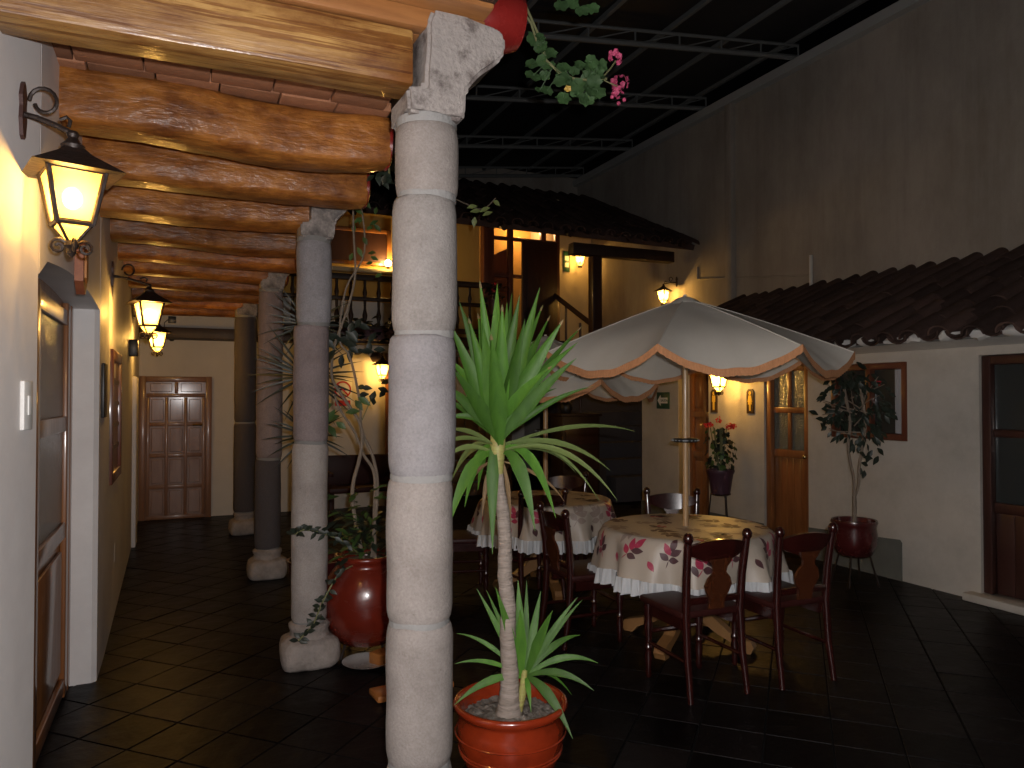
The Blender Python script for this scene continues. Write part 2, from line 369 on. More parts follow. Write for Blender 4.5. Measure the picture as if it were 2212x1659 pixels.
cb = thing('camera_box', 'small dark junction box with a dangling cable above the far door', 'box', (0, 0, 0))
obj('box', box(B(), -.155, -.06, 10.74, 10.799, 2.58, 2.665, .005), 'black_plastic', cb, True)
obj('cable', tube(B(), [(-.15, 10.78, 2.63), (-.20, 10.78, 2.58), (-.20, 10.78, 2.48), (-.15, 10.77, 2.40)], .006, 6), 'black_plastic', cb, True)
obj('sensor', lathe(B(), [(.02, -.05), (.045, -.02), (.045, .02), (.02, .04)], (-.11, 10.76, 2.39), 14), 'black_plastic', cb, True)
tag(obj('loudspeaker', box(B(), -.47, -.38, 8.05, 8.2, 2.0, 2.16, .01), 'black_plastic', None, True), 'small black loudspeaker on the gallery wall below the far lantern', 'speaker')

# ================================================================== gallery roof: beams, bricks
gr = thing('gallery_roof', 'timber beam and brick roof over the left gallery', 'roof', (0, 0, 0))
from mathutils import noise as mn
def log_bm(y, seed, x1, r0=.112):
    bm = B(); n = 22; rings = []
    for i in range(n + 1):
        x = -.62 + (x1 + .62) * i / n; rr = []
        wob = Vector((0, mn.noise(Vector((x * 1.3, seed, 0))) * .05, mn.noise(Vector((x * 1.1, seed, 9))) * .03))
        for k in range(20):
            a = 2 * math.pi * k / 20
            r = r0 * (1 + .07 * mn.noise(Vector((x * 1.6, math.cos(a) * 1.5 + seed * 3, math.sin(a) * 1.5))) + .05 * mn.noise(Vector((x * 9, math.cos(a) * 4 + seed, math.sin(a) * 4))))
            ex = 1.0 if i < n else .92
            c_, s_ = math.cos(a), math.sin(a)
            rr.append(bm.verts.new((x, y + wob.y + r * ex * math.copysign(abs(c_) ** .45, c_), 2.745 + wob.z + r * ex * 1.04 * math.copysign(abs(s_) ** .45, s_))))
        rings.append(rr)
    for a, b in zip(rings, rings[1:]):
        for k in range(20): bm.faces.new((a[k], b[k], b[(k + 1) % 20], a[(k + 1) % 20]))
    bm.faces.new(rings[0]); bm.faces.new(rings[-1][::-1])
    return bm, wob
ys = [3.30, 4.02, 4.74, 5.54, 6.32, 7.05, 7.85, 8.62, 9.40, 10.2]
for k, y in enumerate(ys):
    x1 = [.84, .90, .86, .88, .9, .87, .9, .86, .9, .88][k]
    bm, wob = log_bm(y, k * 5.7 + 1, x1)
    o = obj('beam', bm, 'log', gr, True, 60)
    e = lathe(B(), [(.108, 0), (.113, .012), (.10, .022)], seg=20)
    for v in e.verts: v.co = Vector((x1 - .004 + v.co.z, y + wob.y + v.co.x, 2.745 + wob.z + v.co.y))
    obj('painted_end', e, 'beam_end', o, True)
bm = B(); box(bm, -.62, .69, 2.325, 2.478, 2.62, 2.80, .012); bmesh.ops.subdivide_edges(bm, edges=[e for e in bm.edges if e.calc_length() > .5], cuts=14); rough(bm, .006, 3, 2.5)
o = obj('beam', bm, 'beam_pale', gr, True); o['label'] = 'pale squared timber beam resting on the near column'
obj('plank', box(B(), -.62, .93, 2.22, 2.56, 2.868, 2.93, .01), 'plank_wood', gr, True)
bm = B(); box(bm, -.62, .93, 2.30, 2.36, 2.802, 2.866, .006); obj('plank', bm, 'plank_wood', gr, True)
bm = B(); box(bm, -.62, .93, 2.363, 2.47, 2.803, 2.867, .006); obj('plank', bm, 'plank_wood', gr, True)
e = lathe(B(), [(.10, 0), (.112, .012), (.112, .05), (.095, .066)], seg=22)
for v in e.verts: v.co = Vector((.90 + v.co.z * 3, 2.42 + v.co.x, 2.945 + v.co.y))
o = obj('beam', e, 'beam_end', gr, True); o['label'] = 'red painted beam end above the near column capital'
bk = mesh_of(box(B(), -.113, .113, -.0675, .0675, 0, .04, .004), 'ceiling_brick', True, 'brick', 30)
cnt = 0; far = B()
edges = [2.478] + [q for y in ys for q in (y - .05, y + .05)]
y = 2.50
while y < 10.75:
    off = random.uniform(0, .1)
    for i in range(7):
        x = -.50 + off + i * .232
        if x > .82: continue
        dz = random.uniform(0, .006)
        if cnt < 260:
            o = bpy.data.objects.new('brick', bk); C.objects.link(o); o.parent = gr; o.location = (x, y, 2.835 + dz); cnt += 1
        else: box(far, x - .113, x + .113, y - .0675, y + .0675, 2.835 + dz, 2.875)
    y += .141
o = obj('brick', far, 'ceiling_brick', gr); o['kind'] = 'stuff'
obj('slab', box(B(), -.9, .93, -1.5, 10.8, 2.885, 3.05), 'wood_black', gr)
y = -1.2
while y < 1.0:
    bm, wob = log_bm(y, y * 7, .88); obj('beam', bm, 'log', gr, True, 60); y += .78

# ================================================================== stone columns
def column(label, x, y, joints, radii, offs, mats, base=True, cap=True, capmat='stone_cap'):
    t = thing('stone_column', label, 'column', (x, y, 0), 0, 'stone columns of the gallery')
    for i in range(len(joints) - 1):
        z0, z1 = joints[i], joints[i + 1]; r = radii[i]; ox = offs[i]; h = z1 - z0; n = 10
        prof = [(r * .90, .006), (r * .955, .016), (r * .985, .035)] + [(r * (1 + .012 * math.sin(math.pi * q / n)), .05 + (h - .10) * q / n) for q in range(n + 1)] + [(r * .985, h - .035), (r * .955, h - .016), (r * .90, h - .006)]
        bm = lathe(B(), prof, (0, 0, z0), 40); rough(bm, .0045, i * 3 + x * 11 + y * 5, 7); 
        for v in bm.verts: v.co.x += ox * .913; v.co.y -= ox * .408
        obj('drum', bm, mats[i], t, True, 60)
        bm = lathe(B(), [(r * .925, -.012), (r * .935, 0), (r * .925, .012)], (ox * .913, -ox * .408, z0), 32); rough(bm, .003, i, 14)
        obj('mortar_joint', bm, 'mortar', t, True)
    r = radii[0]
    if base:
        bm = B(); zb = joints[0]
        prof = [(.150, 0), (.168, .02), (.172, .06), (.170, .11), (.160, .145), (.135, .165), (.10, .172)]; rings = []
        for r_, z_ in prof:
            rr = []
            for k in range(40):
                a = 2 * math.pi * k / 40; q = (abs(math.cos(a)) ** 5 + abs(math.sin(a)) ** 5) ** (-.2)
                q = 1 + (q - 1) * .8; rr.append(bm.verts.new((r_ * q * math.cos(a), r_ * q * math.sin(a), z_)))
            rings.append(rr)
        for ra, rb_ in zip(rings, rings[1:]):
            for k in range(40): bm.faces.new((ra[k], ra[(k + 1) % 40], rb_[(k + 1) % 40], rb_[k]))
        bm.faces.new(rings[0][::-1]); bm.faces.new(rings[-1]); rough(bm, .016, y, 8)
        obj('base', bm, 'stone_rough', t, True, 60)
        prof = [(.122, .155), (.118, .18), (.112, .20), (.122, .22), (.124, zb - .012), (.10, zb + .004)]
        bm = lathe(B(), prof, seg=28); rough(bm, .008, y + 4, 8)
        obj('collar', bm, 'stone_rough', t, True, 60)
    if cap:
        zt = joints[-1]; ox = offs[-1]; w = radii[-1]
        def P(lx, z): return (lx + ox, z)
        d = .105
        bm = B()
        sh = [(-w * .92, zt + .004), (w * .92, zt + .004), (w * .99, zt + .03), (w * 1.03, zt + .11), (w * 1.35, zt + .15), (w * 2.2, zt + .24), (w * 2.32, zt + .265), (w * 2.32, zt + .315), (w * 2.05, zt + .345), (-w * .12, zt + .36), (-w * .3, zt + .31), (-w * .32, zt + .10), (-w * .92, zt + .09)]
        prism(bm, [P(*p) for p in sh], 'y', -d, d)
        bmesh.ops.bevel(bm, geom=bm.edges[:], offset=.012, segments=2, affect='EDGES')
        bmesh.ops.triangulate(bm, faces=bm.faces[:])
        for _ in range(2): bmesh.ops.subdivide_edges(bm, edges=[e for e in bm.edges if e.calc_length() > .05], cuts=1)
        rough(bm, .008, y * 2, 9)
        obj('capital', bm, capmat, t, True, 50)
        bm = lathe(B(), [(w * .9, zt - .02), (w * .97, zt), (w * .97, zt + .015), (w * .88, zt + .025)], (ox * .913, -ox * .408, 0), 32); rough(bm, .004, y, 12)
        obj('mortar_joint', bm, 'mortar', t, True)
    return t
column('nearest pale stone column, full height in front of the potted yucca', .73, 2.385, [.20, .40, .864, 1.337, 1.808, 2.261, 2.506], [.110, .1095, .108, .1105, .107, .1055], [0, 0, -.001, .006, .014, .021],
       ['dimmed_stone_warm', 'dimmed_stone_warm', 'dimmed_stone_warm', 'dimmed_stone_blue', 'dimmed_stone_pale', 'dimmed_stone_warm'], capmat='dimmed_stone_cap')
column('second stone column with a bluish upper drum, beside the red urn', .72, 4.62, [.25, 1.328, 2.04, 2.55], [.106, .104, .103], [0, .005, .02], ['stone_warm', 'stone_pink', 'stone_blue'])
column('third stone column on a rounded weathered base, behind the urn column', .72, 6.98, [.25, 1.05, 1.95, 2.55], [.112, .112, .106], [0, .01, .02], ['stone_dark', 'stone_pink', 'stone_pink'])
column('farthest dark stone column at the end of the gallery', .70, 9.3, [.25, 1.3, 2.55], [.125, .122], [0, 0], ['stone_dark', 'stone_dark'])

# ================================================================== lanterns
def lantern(name, label, loc, arm, rz, power, turn=0.):
    """loc = centre of glass body; arm = vector length towards the wall (local -x), rz = direction the wall normal points"""
    t = thing(name, label, 'lantern', loc, rz, 'wrought iron wall lanterns')
    ca, sa = math.cos(turn), math.sin(turn)
    def rot(x, y): return (x * ca - y * sa, x * sa + y * ca)
    q = [(-1, -1), (1, -1), (1, 1), (-1, 1)]
    def ring(h, z): return [Vector((*rot(a * h, b * h), z)) for a, b in q]
    bt, tp, lo = ring(.046, -.085), ring(.074, .07), ring(.014, -.135)
    for k in range(4):
        bm = B(); a, b, c, d = bt[k], bt[(k + 1) % 4], tp[(k + 1) % 4], tp[k]
        bm.faces.new([bm.verts.new(v) for v in (a, b, c, d)]); obj('pane', bm, 'amber_pane', t)
        bm = B(); bm.faces.new([bm.verts.new(v) for v in (lo[k], lo[(k + 1) % 4], bt[(k + 1) % 4], bt[k])]); obj('lower_pane', bm, 'amber_pane', t)
    bm = B()
    for k in range(4):
        tube(bm, [bt[k] * 1.02, tp[k] * 1.02], .0085, 6); tube(bm, [bt[k], bt[(k + 1) % 4]], .0085, 6)
        tube(bm, [tp[k], tp[(k + 1) % 4]], .007, 6); tube(bm, [bt[k], lo[k]], .005, 6)
    obj('frame', bm, 'iron', t, True)
    bm = B(); c0, c1 = ring(.122, .068), ring(.045, .125); c2 = ring(.028, .145)
    r0, r1, r2 = ([bm.verts.new(v) for v in c] for c in (c0, c1, c2))
    for ra, rb in ((r0, r1), (r1, r2)):
        for k in range(4): bm.faces.new((ra[k], ra[(k + 1) % 4], rb[(k + 1) % 4], rb[k]))
    bm.faces.new(r2); bm.faces.new(r0[::-1])
    obj('cap', bm, 'iron', t)
    obj('neck', lathe(B(), [(.03, .143), (.034, .155), (.020, .168), (.014, .18), (.018, .19), (.012, .20)], seg=14), 'iron', t, True)
    bm = lathe(B(), [(.004, -.185), (.014, -.172), (.010, -.16), (.022, -.15), (.016, -.135)], seg=12)
    for s in (-1, 1):
        for ax in (0, 1):
            pts = []
            for i in range(15):
                a = i / 14 * 1.65 * 2 * math.pi / 1.1; r = .026 * (1 - i / 17)
                u_ = s * (.036 + r * math.cos(a + math.pi)); z_ = -.155 + r * math.sin(a)
                pts.append((*rot(*((u_, 0) if ax == 0 else (0, u_))), z_))
            tube(bm, pts, .005, 5)
    obj('scrollwork', bm, 'iron', t, True)
    bm = B(); za = .172
    tube(bm, [(0, 0, .19), (0, 0, za + .02), (-arm * .3, 0, za + .04), (-arm * .7, 0, za + .06), (-arm, 0, za + .068)], .009, 8)
    pts = []
    for i in range(16):
        a = i / 15 * 2 * math.pi * .95; r = .045 * (1 - .35 * i / 15)
        pts.append((-arm * .55 - r * math.cos(a) * .9, 0, za + .11 + r * math.sin(a)))
    tube(bm, pts, .006, 6)
    tube(bm, [(-arm * .25, 0, za + .06), (-arm * .12, 0, za + .07), (-arm * .05, 0, za + .06), (-arm * .08, 0, za + .04)], .006, 6)
    obj('bracket', bm, 'iron', t, True)
    bm = prism(B(), [(-.012, za + .00), (.0, za - .01), (.012, za), (.022, za + .05), (.016, za + .09), (.022, za + .12), (.010, za + .155), (0, za + .165), (-.010, za + .155), (-.022, za + .12), (-.016, za + .09), (-.022, za + .05)], 'x', -arm - .001, -arm + .012)
    obj('wall_plate', bm, 'iron_red', t)
    bm = sphere(B(), (0, 0, -.005), .026, 14, 10, (1, 1, 1.25)); obj('bulb', bm, 'bulb_glow', t, True)
    l = bpy.data.lights.new('lantern_light', 'POINT'); l.energy = power * 4.2; l.color = LAMP; l.shadow_soft_size = .038
    lo_ = bpy.data.objects.new('lantern_light', l); C.objects.link(lo_); lo_.parent = t; lo_.location = (0, 0, -.005)
    return t
lantern('wall_lantern', 'large lit lantern hanging nearest on the left gallery wall', (-.305, 2.60, 2.21), .14, R(-7.4), 6, .42)
lantern('wall_lantern', 'lit lantern in the middle of the gallery, above the framed board', (-.20, 5.6, 2.17), .225, 0, 12, .3)
lantern('wall_lantern', 'small lit lantern deepest in the gallery near the panelled door', (-.23, 8.78, 2.22), .245, 0, 15, .3)
lantern('wall_lantern', 'lit lantern beside the no smoking sign, half hidden by the near column', (2.66, 10.55, 2.0), .25, R(-90), 14, .2)
lantern('wall_lantern', 'lit lantern under the upstairs roof beside the wooden post', (7.38, 13.15, 4.40), .25, R(-90), 12, .3)
lantern('wall_lantern', 'lit lantern high on the boundary wall above the front umbrella', (7.52, 10.50, 3.34), .28, R(180), 20, .3)
lantern('wall_lantern', 'lit lantern between the two toilet doors', (5.48, 6.62, 1.80), .27, R(180), 17, .3)

# ================================================================== right building
rb = thing('side_building', 'low white building on the right with a clay tile lean-to roof', 'building', (0, 0, 0))
XR = 5.75
openings = [(3.00, 3.845, .065, 1.93), (4.48, 5.31, 1.216, 1.91), (5.595, 6.21, 0, 1.95), (7.13, 7.72, 0, 1.985)]
bm = B(); yy = 1.5
for (a, b, z0, z1) in openings:
    box(bm, XR, XR + .3, yy, a, -.1, 2.13)
    box(bm, XR, XR + .3, a, b, z1, 2.13)
    if z0 > .2: box(bm, XR, XR + .3, a, b, -.1, z0)
    yy = b
box(bm, XR, XR + .3, yy, 8.53, -.1, 2.13)
bmesh.ops.remove_doubles(bm, verts=bm.verts[:], dist=.0005)
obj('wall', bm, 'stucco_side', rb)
obj('step', box(B(), XR - .11, XR + .12, 2.4, 3.93, 0, .062, .01), 'stucco_side', rb, True)
bm = prism(B(), [(4.54, 0), (4.54, .33), (4.56, .355), (5.59, .30), (5.592, 0)], 'x', XR - .014, XR - .002); obj('wall_foot_band', bm, 'wall_foot_band', rb)  # low dark panel at the wall foot, its top edge sloping
bm = box(B(), XR - .014, XR - .002, 6.22, 7.12, 0, .24); obj('wall_foot_band', bm, 'wall_foot_band', rb)
bm = box(B(), XR - .014, XR - .002, 7.73, 8.53, 0, .20); obj('wall_foot_band', bm, 'wall_foot_band', rb)
def glazed_door(a, b, z0, z1, wood, glass, zmid, label, planks):
    d = obj('door', box(B(), XR + .085, XR + .11, a + .01, b - .01, z0, z1 - .01), wood, rb); d['label'] = label
    bm = B(); x0, x1 = XR + .05, XR + .084; m = (a + b) / 2
    for y0, y1 in ((a + .005, a + .075), (b - .075, b - .005)): box(bm, x0 - .03, x1, y0, y1, z0, z1 - .005, .006)
    box(bm, x0 - .03, x1, a + .076, b - .076, z1 - .075, z1 - .006, .006)
    box(bm, x0, x1, a + .076, b - .076, zmid - .05, zmid + .03, .006)
    zc = (zmid + z1) / 2 - .02
    box(bm, x0, x1, a + .076, b - .076, zc - .03, zc + .03, .006); box(bm, x0 + .003, x1, m - .022, m + .022, zmid + .031, zc - .031, .005); box(bm, x0 + .003, x1, m - .022, m + .022, zc + .031, z1 - .076, .005)
    obj('frame', bm, wood, d, True)
    for y0, y1 in ((a + .078, m - .024), (m + .024, b - .078)):
        for q0, q1 in ((zmid + .032, zc - .032), (zc + .032, z1 - .078)):
            obj('pane', box(B(), x1 - .012, x1 - .004, y0, y1, q0, q1), glass, d)
    n = planks; wd = (b - a - .155) / n
    for k in range(n): obj('plank', box(B(), x1 - .012, x1 - .002, a + .077 + k * wd + .002, a + .077 + (k + 1) * wd - .002, z0 + .01, zmid - .055, .003), wood, d, True)
    obj('handle', sphere(tube(B(), [(x0, a + .04, zmid - .02), (x0 - .05, a + .04, zmid - .02)], .009), (x0 - .055, a + .04, zmid - .02), .024), 'brass', d, True)
    return d
glazed_door(3.00, 3.845, .066, 1.93, 'door_dark', 'glass_dark', .75, 'dark wooden glazed door at the right edge', 5)
glazed_door(5.595, 6.21, .0, 1.95, 'door_wood', 'glass_ripple', 1.02, 'varnished toilet door with four rippled glass panes', 5)
d = obj('door', box(B(), XR + 0.21, XR + 0.24, 7.14, 7.71, 0, 1.975), 'door_wood', rb); d['label'] = 'brown panelled toilet door behind the umbrella pole'
bm = B()
for y0, y1 in ((7.135, 7.20), (7.65, 7.715), (7.39, 7.45)): box(bm, XR + 0.17, XR + 0.209, y0, y1, 0, 1.98, .006)
for z in (.02, .85, 1.35, 1.9): box(bm, XR + 0.174, XR + 0.208, 7.201, 7.649, z, z + .07, .005)
obj('frame', bm, 'door_wood', d, True)
for y0, y1 in ((7.22, 7.37), (7.47, 7.63)):
    for z0, z1 in ((.14, .80), (.97, 1.30), (1.47, 1.85)): obj('panel', box(B(), XR + 0.19, XR + 0.211, y0, y1, z0, z1, .008), 'door_wood', d, True)
wn = obj('window', box(B(), XR + .12, XR + .14, 4.48, 5.31, 1.217, 1.91), 'black_plastic', rb); wn['label'] = 'dark wooden framed window behind the small tree'
bm = B()
for y0, y1 in ((4.482, 4.54), (5.25, 5.308), (4.86, 4.91)): box(bm, XR + .0, XR + .09, y0, y1, 1.218, 1.908, .005)
for z0, z1 in ((1.219, 1.275), (1.85, 1.907)): box(bm, XR + .002, XR + .088, 4.541, 5.249, z0, z1, .005)
obj('frame', bm, 'door_red', wn, True)
for y0, y1 in ((4.542, 4.858), (4.912, 5.248)): obj('pane', box(B(), XR + .06, XR + .066, y0, y1, 1.277, 1.848), 'glass_dark', wn)
bm = B()
for k in range(7):
    box(bm, XR + .036 + .005 * (k % 2), XR + .048, 4.545 + k * .012, 4.556 + k * .012, 1.28, 1.845)
obj('curtain', bm, 'curtain', wn)
# lean-to clay tile roof
def roof_pan(bm, p0, du, dv, n_u, pitch, depth):
    pass
def clay_roof(parent, origin, ux, uy, ncol, nrow, pitch, expo, name='roof', pan_th=.05):
    """origin = eave corner; ux = unit vector along eave; uy = unit vector up the slope"""
    ux = Vector(ux).normalized(); uy = Vector(uy).normalized(); un = ux.cross(uy)
    if un.z < 0: un = -un
    og = Vector(origin); bm = B(); W = ncol * pitch; L = nrow * expo
    vs_ = [og + ux * a + uy * b + un * c for a, b in ((-.05, .16), (W + .05, .16), (W + .05, L), (-.05, L)) for c in (-.02 - pan_th, -.02)]
    v = [bm.verts.new(p) for p in vs_]
    for f in ((1, 3, 5, 7), (0, 6, 4, 2), (0, 2, 3, 1), (2, 4, 5, 3), (4, 6, 7, 5), (6, 0, 1, 7)): bm.faces.new([v[i] for i in f])
    rf = obj(name, bm, 'roof_pan', parent)
    tb = B(); ln = expo * 1.16; seg = 7; ri = []
    for s, r in ((0, pitch * .36), (ln, pitch * .29)):
        for th in (0, .016): ri.append([tb.verts.new((math.cos(math.pi * k / seg) * (r - th), s, math.sin(math.pi * k / seg) * (r - th) * .85)) for k in range(seg + 1)])
    o0, i0, o1, i1 = ri
    for k in range(seg):
        tb.faces.new((o0[k], o1[k], o1[k + 1], o0[k + 1])); tb.faces.new((i0[k], i0[k + 1], i1[k + 1], i1[k])); tb.faces.new((o0[k], o0[k + 1], i0[k + 1], i0[k])); tb.faces.new((o1[k + 1], o1[k], i1[k], i1[k + 1]))
    me = mesh_of(tb, 'roof_tile', True, 'tile', 50)
    M3 = Matrix((ux, uy, un)).transposed()
    for c in range(ncol):
        o = bpy.data.objects.new('tile', me); C.objects.link(o); o.parent = rf
        mm = (M3 @ Matrix.Rotation(math.pi, 3, 'Y')).to_4x4(); mm.translation = og + ux * (c * pitch + random.uniform(-.012, .012)) + uy * random.uniform(.0, .04) + un * .045; o.matrix_local = mm
        for r_ in range(nrow):
            o = bpy.data.objects.new('tile', me); C.objects.link(o); o.parent = rf
            p = og + ux * ((c + .5) * pitch + random.uniform(-.018, .018)) + uy * (r_ * expo + random.uniform(-.03, .03)) + un * (.012 + random.uniform(-.006, .01))
            mm = (M3 @ Matrix.Rotation(random.uniform(-.05, .05), 3, 'Z') @ Matrix.Rotation(R(2.6) + random.uniform(-.01, .015), 3, 'X')).to_4x4(); mm.translation = p
            o.matrix_local = mm
    return rf
sl = math.atan2(3.05 - 2.06, 7.8 - 5.42)
clay_roof(rb, (5.42, 9.0, 2.065), (0, -1, 0), (math.cos(sl), 0, math.sin(sl)), 26, 7, .26, .365)
random.seed(11)
for k in range(25):   # lumps of white mortar under the tile edges
    y = 8.86 - k * .26
    bm = sphere(B(), (5.545 + random.uniform(-.02, .02), y + random.uniform(-.03, .03), 2.085), .075, 8, 6, (1.3, random.uniform(1.1, 1.5), random.uniform(.45, .7)))
    rough(bm, .03, 3, 14); obj('eave_mortar', bm, 'white_paint', rb, True)
bm = B(); prism(bm, [(5.52, 2.045), (5.75, 2.0), (5.75, 2.12)], 'y', 2.0, 8.55); obj('eave_board', bm, 'white_paint', rb)
# signs by the toilets
def flat_sign(name, label, y0, y1, z0, z1, m, x=XR):
    t = thing(name, label, 'sign', (0, 0, 0)); obj('board', box(B(), x - .012, x - .001, y0, y1, z0, z1, .002), m, t, True); return t
ex = flat_sign('exit_sign', 'green exit sign with a white left arrow and SALIDA lettering', 7.90, 8.17, 1.45, 1.665, 'sign_green')
# arrow pointing along +Y (left in the picture)
obj('arrow', prism(B(), [(8.15, 1.557), (8.08, 1.63), (8.08, 1.595), (7.93, 1.595), (7.93, 1.52), (8.08, 1.52), (8.08, 1.485)], 'x', XR - .0145, XR - .0125), 'sign_white', ex)
def text(name, s, size, loc, rot, m, parent, ext=.0008):
    cu = bpy.data.curves.new(name, 'FONT'); cu.body = s; cu.size = size; cu.align_x = 'CENTER'; cu.align_y = 'CENTER'; cu.extrude = ext
    to = bpy.data.objects.new(name, cu); C.objects.link(to)
    dg = bpy.context.evaluated_depsgraph_get(); me = bpy.data.meshes.new_from_object(to.evaluated_get(dg)); bpy.data.objects.remove(to)
    me.materials.clear(); me.materials.append(MATS[m])
    o = bpy.data.objects.new(name, me); C.objects.link(o); o.parent = parent; o.location = loc; o.rotation_euler = rot
text('lettering', 'SALIDA', .045, (XR - .016, 8.0, 1.557), (R(90), 0, R(-90)), 'sign_green', ex)
def toilet_sign(label, yc, woman):
    t = thing('toilet_sign', label, 'sign', (0, 0, 0))
    obj('board', prism(B(), [(yc - .055, 1.42), (yc + .055, 1.42), (yc + .055, 1.66), (yc + .03, 1.69), (yc - .03, 1.69), (yc - .055, 1.66)], 'x', XR - .014, XR - .001), 'sign_brown', t)
    bm = B(); bmesh.ops.create_circle(bm, cap_ends=True, radius=.020, segments=14)
    for v in bm.verts: v.co = Vector((XR - .0165, yc + v.co.x, 1.645 + v.co.y))
    if woman: pts = [(-.018, 1.62), (.018, 1.62), (.036, 1.55), (.03, 1.545), (.022, 1.57), (.03, 1.52), (.014, 1.52), (.012, 1.45), (-.012, 1.45), (-.014, 1.52), (-.03, 1.52), (-.022, 1.57), (-.03, 1.545), (-.036, 1.55)]
    else: pts = [(-.026, 1.62), (.026, 1.62), (.03, 1.545), (.02, 1.545), (.016, 1.59), (.016, 1.45), (.003, 1.45), (0, 1.53), (-.003, 1.45), (-.016, 1.45), (-.016, 1.59), (-.02, 1.545), (-.03, 1.545)]
    prism(bm, [(yc + a, z) for a, z in pts], 'x', XR - .0165, XR - .0142)
    obj('figure', bm, 'brass_yellow', t)
toilet_sign('brown toilet sign with a yellow figure, right of the lantern', 6.41, True)
toilet_sign('brown toilet sign partly behind the lantern between the toilet doors', 7.02, False)

# ================================================================== high boundary wall
XB = 7.8
hw = thing('boundary_wall', 'tall plain plastered boundary wall rising behind the low roof', 'wall', (0, 0, 0))
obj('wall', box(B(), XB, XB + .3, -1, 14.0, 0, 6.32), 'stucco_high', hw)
obj('pilaster', box(B(), XB - .10, XB - .001, 9.0, 9.14, 2.9, 6.25, .006), 'stucco_high', hw, True)
obj('conduit', tube(B(), [(XB - .012, 9.92, 3.75), (XB - .012, 9.92, 3.55), (XB - .012, 7.50, 3.25)], .014, 8), 'stucco_high', hw, True)
obj('vent_pipe', tube(B(), [(XB - .03, 7.49, 3.02), (XB - .03, 7.49, 3.52)], .024, 10), 'white_paint', hw, True)
bw = thing('end_wall', 'dim plastered wall closing the courtyard behind the upstairs roof', 'wall', (0, 0, 0))
obj('wall', box(B(), -1.4, XB + .3, 14.0, 14.3, 0, 6.32), 'stucco_high', bw)

# ================================================================== steel courtyard roof
cr = thing('courtyard_canopy', 'dark steel truss canopy roof over the whole courtyard', 'canopy', (0, 0, 0))
def zr(x): return 5.79 + .122 * (x - 3.6)
for k, y in enumerate((1.5, 3.55, 5.6, 7.70, 9.68, 11.84, 13.7)):
    bm = B(); n = 13; xa, xb = -.9, XB - .02
    for dz, rr in ((0, .036), (.17, .022)): tube(bm, [(xa, y, zr(xa) + dz), (xb, y, zr(xb) + dz)], rr, 6)
    for i in range(n + 1):
        x = xa + (xb - xa) * i / n; tube(bm, [(x, y, zr(x)), (x, y, zr(x) + .17)], .012, 5)
        if i < n:
            x2 = xa + (xb - xa) * (i + 1) / n; tube(bm, [(x, y, zr(x)), (x2, y, zr(x2) + .17)], .009, 5)
    obj('truss', bm, 'steel', cr, True)
for i in range(9):
    x = -.6 + i * 1.03; obj('purlin', box(B(), x, x + .05, -.5, 14.0, zr(x) + .197, zr(x) + .25), 'steel', cr)
obj('wall_beam', box(B(), XB - .12, XB - .002, -.5, 14.0, zr(XB) - .17, zr(XB) - .04), 'steel_pale', cr)
for i in range(8):
    x = -.6 + i * 1.03; bm = B()
    prism(bm, [(x + .03, zr(x) + .255), (x + 1.045, zr(x + 1.03) + .253), (x + 1.045, zr(x + 1.03) + .262), (x + .03, zr(x) + .264)], 'y', -.6, 14.1); obj('roof_sheet', bm, 'roof_sheet', cr)

# ================================================================== upstairs house and balcony
uh = thing('upstairs_house', 'two storey far wing with an ochre balcony under a clay tile roof', 'building', (0, 0, 0))
obj('balcony_floor', box(B(), -.9, 6.2, 10.45, 12.3, 2.36, 2.50, .01), 'wood_black', uh, True)
obj('wall', box(B(), -.9, 4.86, 12.3, 12.5, 2.4, 5.2), 'stucco_ochre', uh)
obj('wall', box(B(), 6.36, XB - .01, 13.4, 13.6, 2.4, 5.6), 'stucco_warm', uh)
obj('wall', box(B(), 4.86, 6.36, 13.3, 13.5, 2.4, 5.6), 'stucco_ochre', uh)
obj('wall', box(B(), 6.34, 6.46, 12.3, 13.39, 2.4, 5.3), 'stucco_warm', uh)
obj('landing_floor', box(B(), 4.86, XB - .01, 12.3, 13.4, 2.36, 2.499), 'wood_black', uh)
s2 = math.atan2(5.72 - 4.1, 13.5 - 9.9)
clay_roof(uh, (.6, 9.85, 4.17), (1, 0, -.012), (0, math.cos(s2), math.sin(s2)), 27, 10, .267, .40, pan_th=.09)
obj('beam', box(B(), 5.62, 7.55, 10.22, 10.40, 3.86, 4.04, .01), 'wood_black', uh, True)
for x in (1.0, 2.1, 3.2, 4.3, 5.4, 6.5, 7.5):
    bm = B(); tube(bm, [(x, 9.9, 4.08), (x, 12.3, 5.1)], .05, 8); obj('rafter', bm, 'wood_black', uh, True)
for x in (6.07, 1.0):
    obj('post', box(B(), x - .085, x + .085, 10.24, 10.40, 2.4, 3.858, .012), 'door_dark', uh, True)
# screen with glazed lattice and door leaf
sc = obj('screen_frame', box(B(), 4.86, 5.06, 12.10, 12.28, 2.5, 5.1, .01), 'door_red', uh, True)
bm = B()
for x in (5.36, 6.02, 6.30): box(bm, x, x + .09, 12.14, 12.24, 2.5, 5.05, .006)
for z in (3.75, 4.42, 4.95): box(bm, 5.062, 6.38, 12.15, 12.23, z, z + .06, .006)
obj('lattice', bm, 'door_red', sc, True)
obj('door_leaf', box(box(B(), 5.38, 6.06, 11.6, 11.66, 2.5, 4.33, .01), 5.46, 5.98, 11.585, 11.5995, 2.7, 4.2, .006), 'door_dark', uh, True)
obj('door_leaf', prism(B(), [(5.12, 4.16), (5.52, 4.36), (5.52, 2.5), (5.12, 2.5)], 'y', 12.6, 12.65), 'door_red', uh)
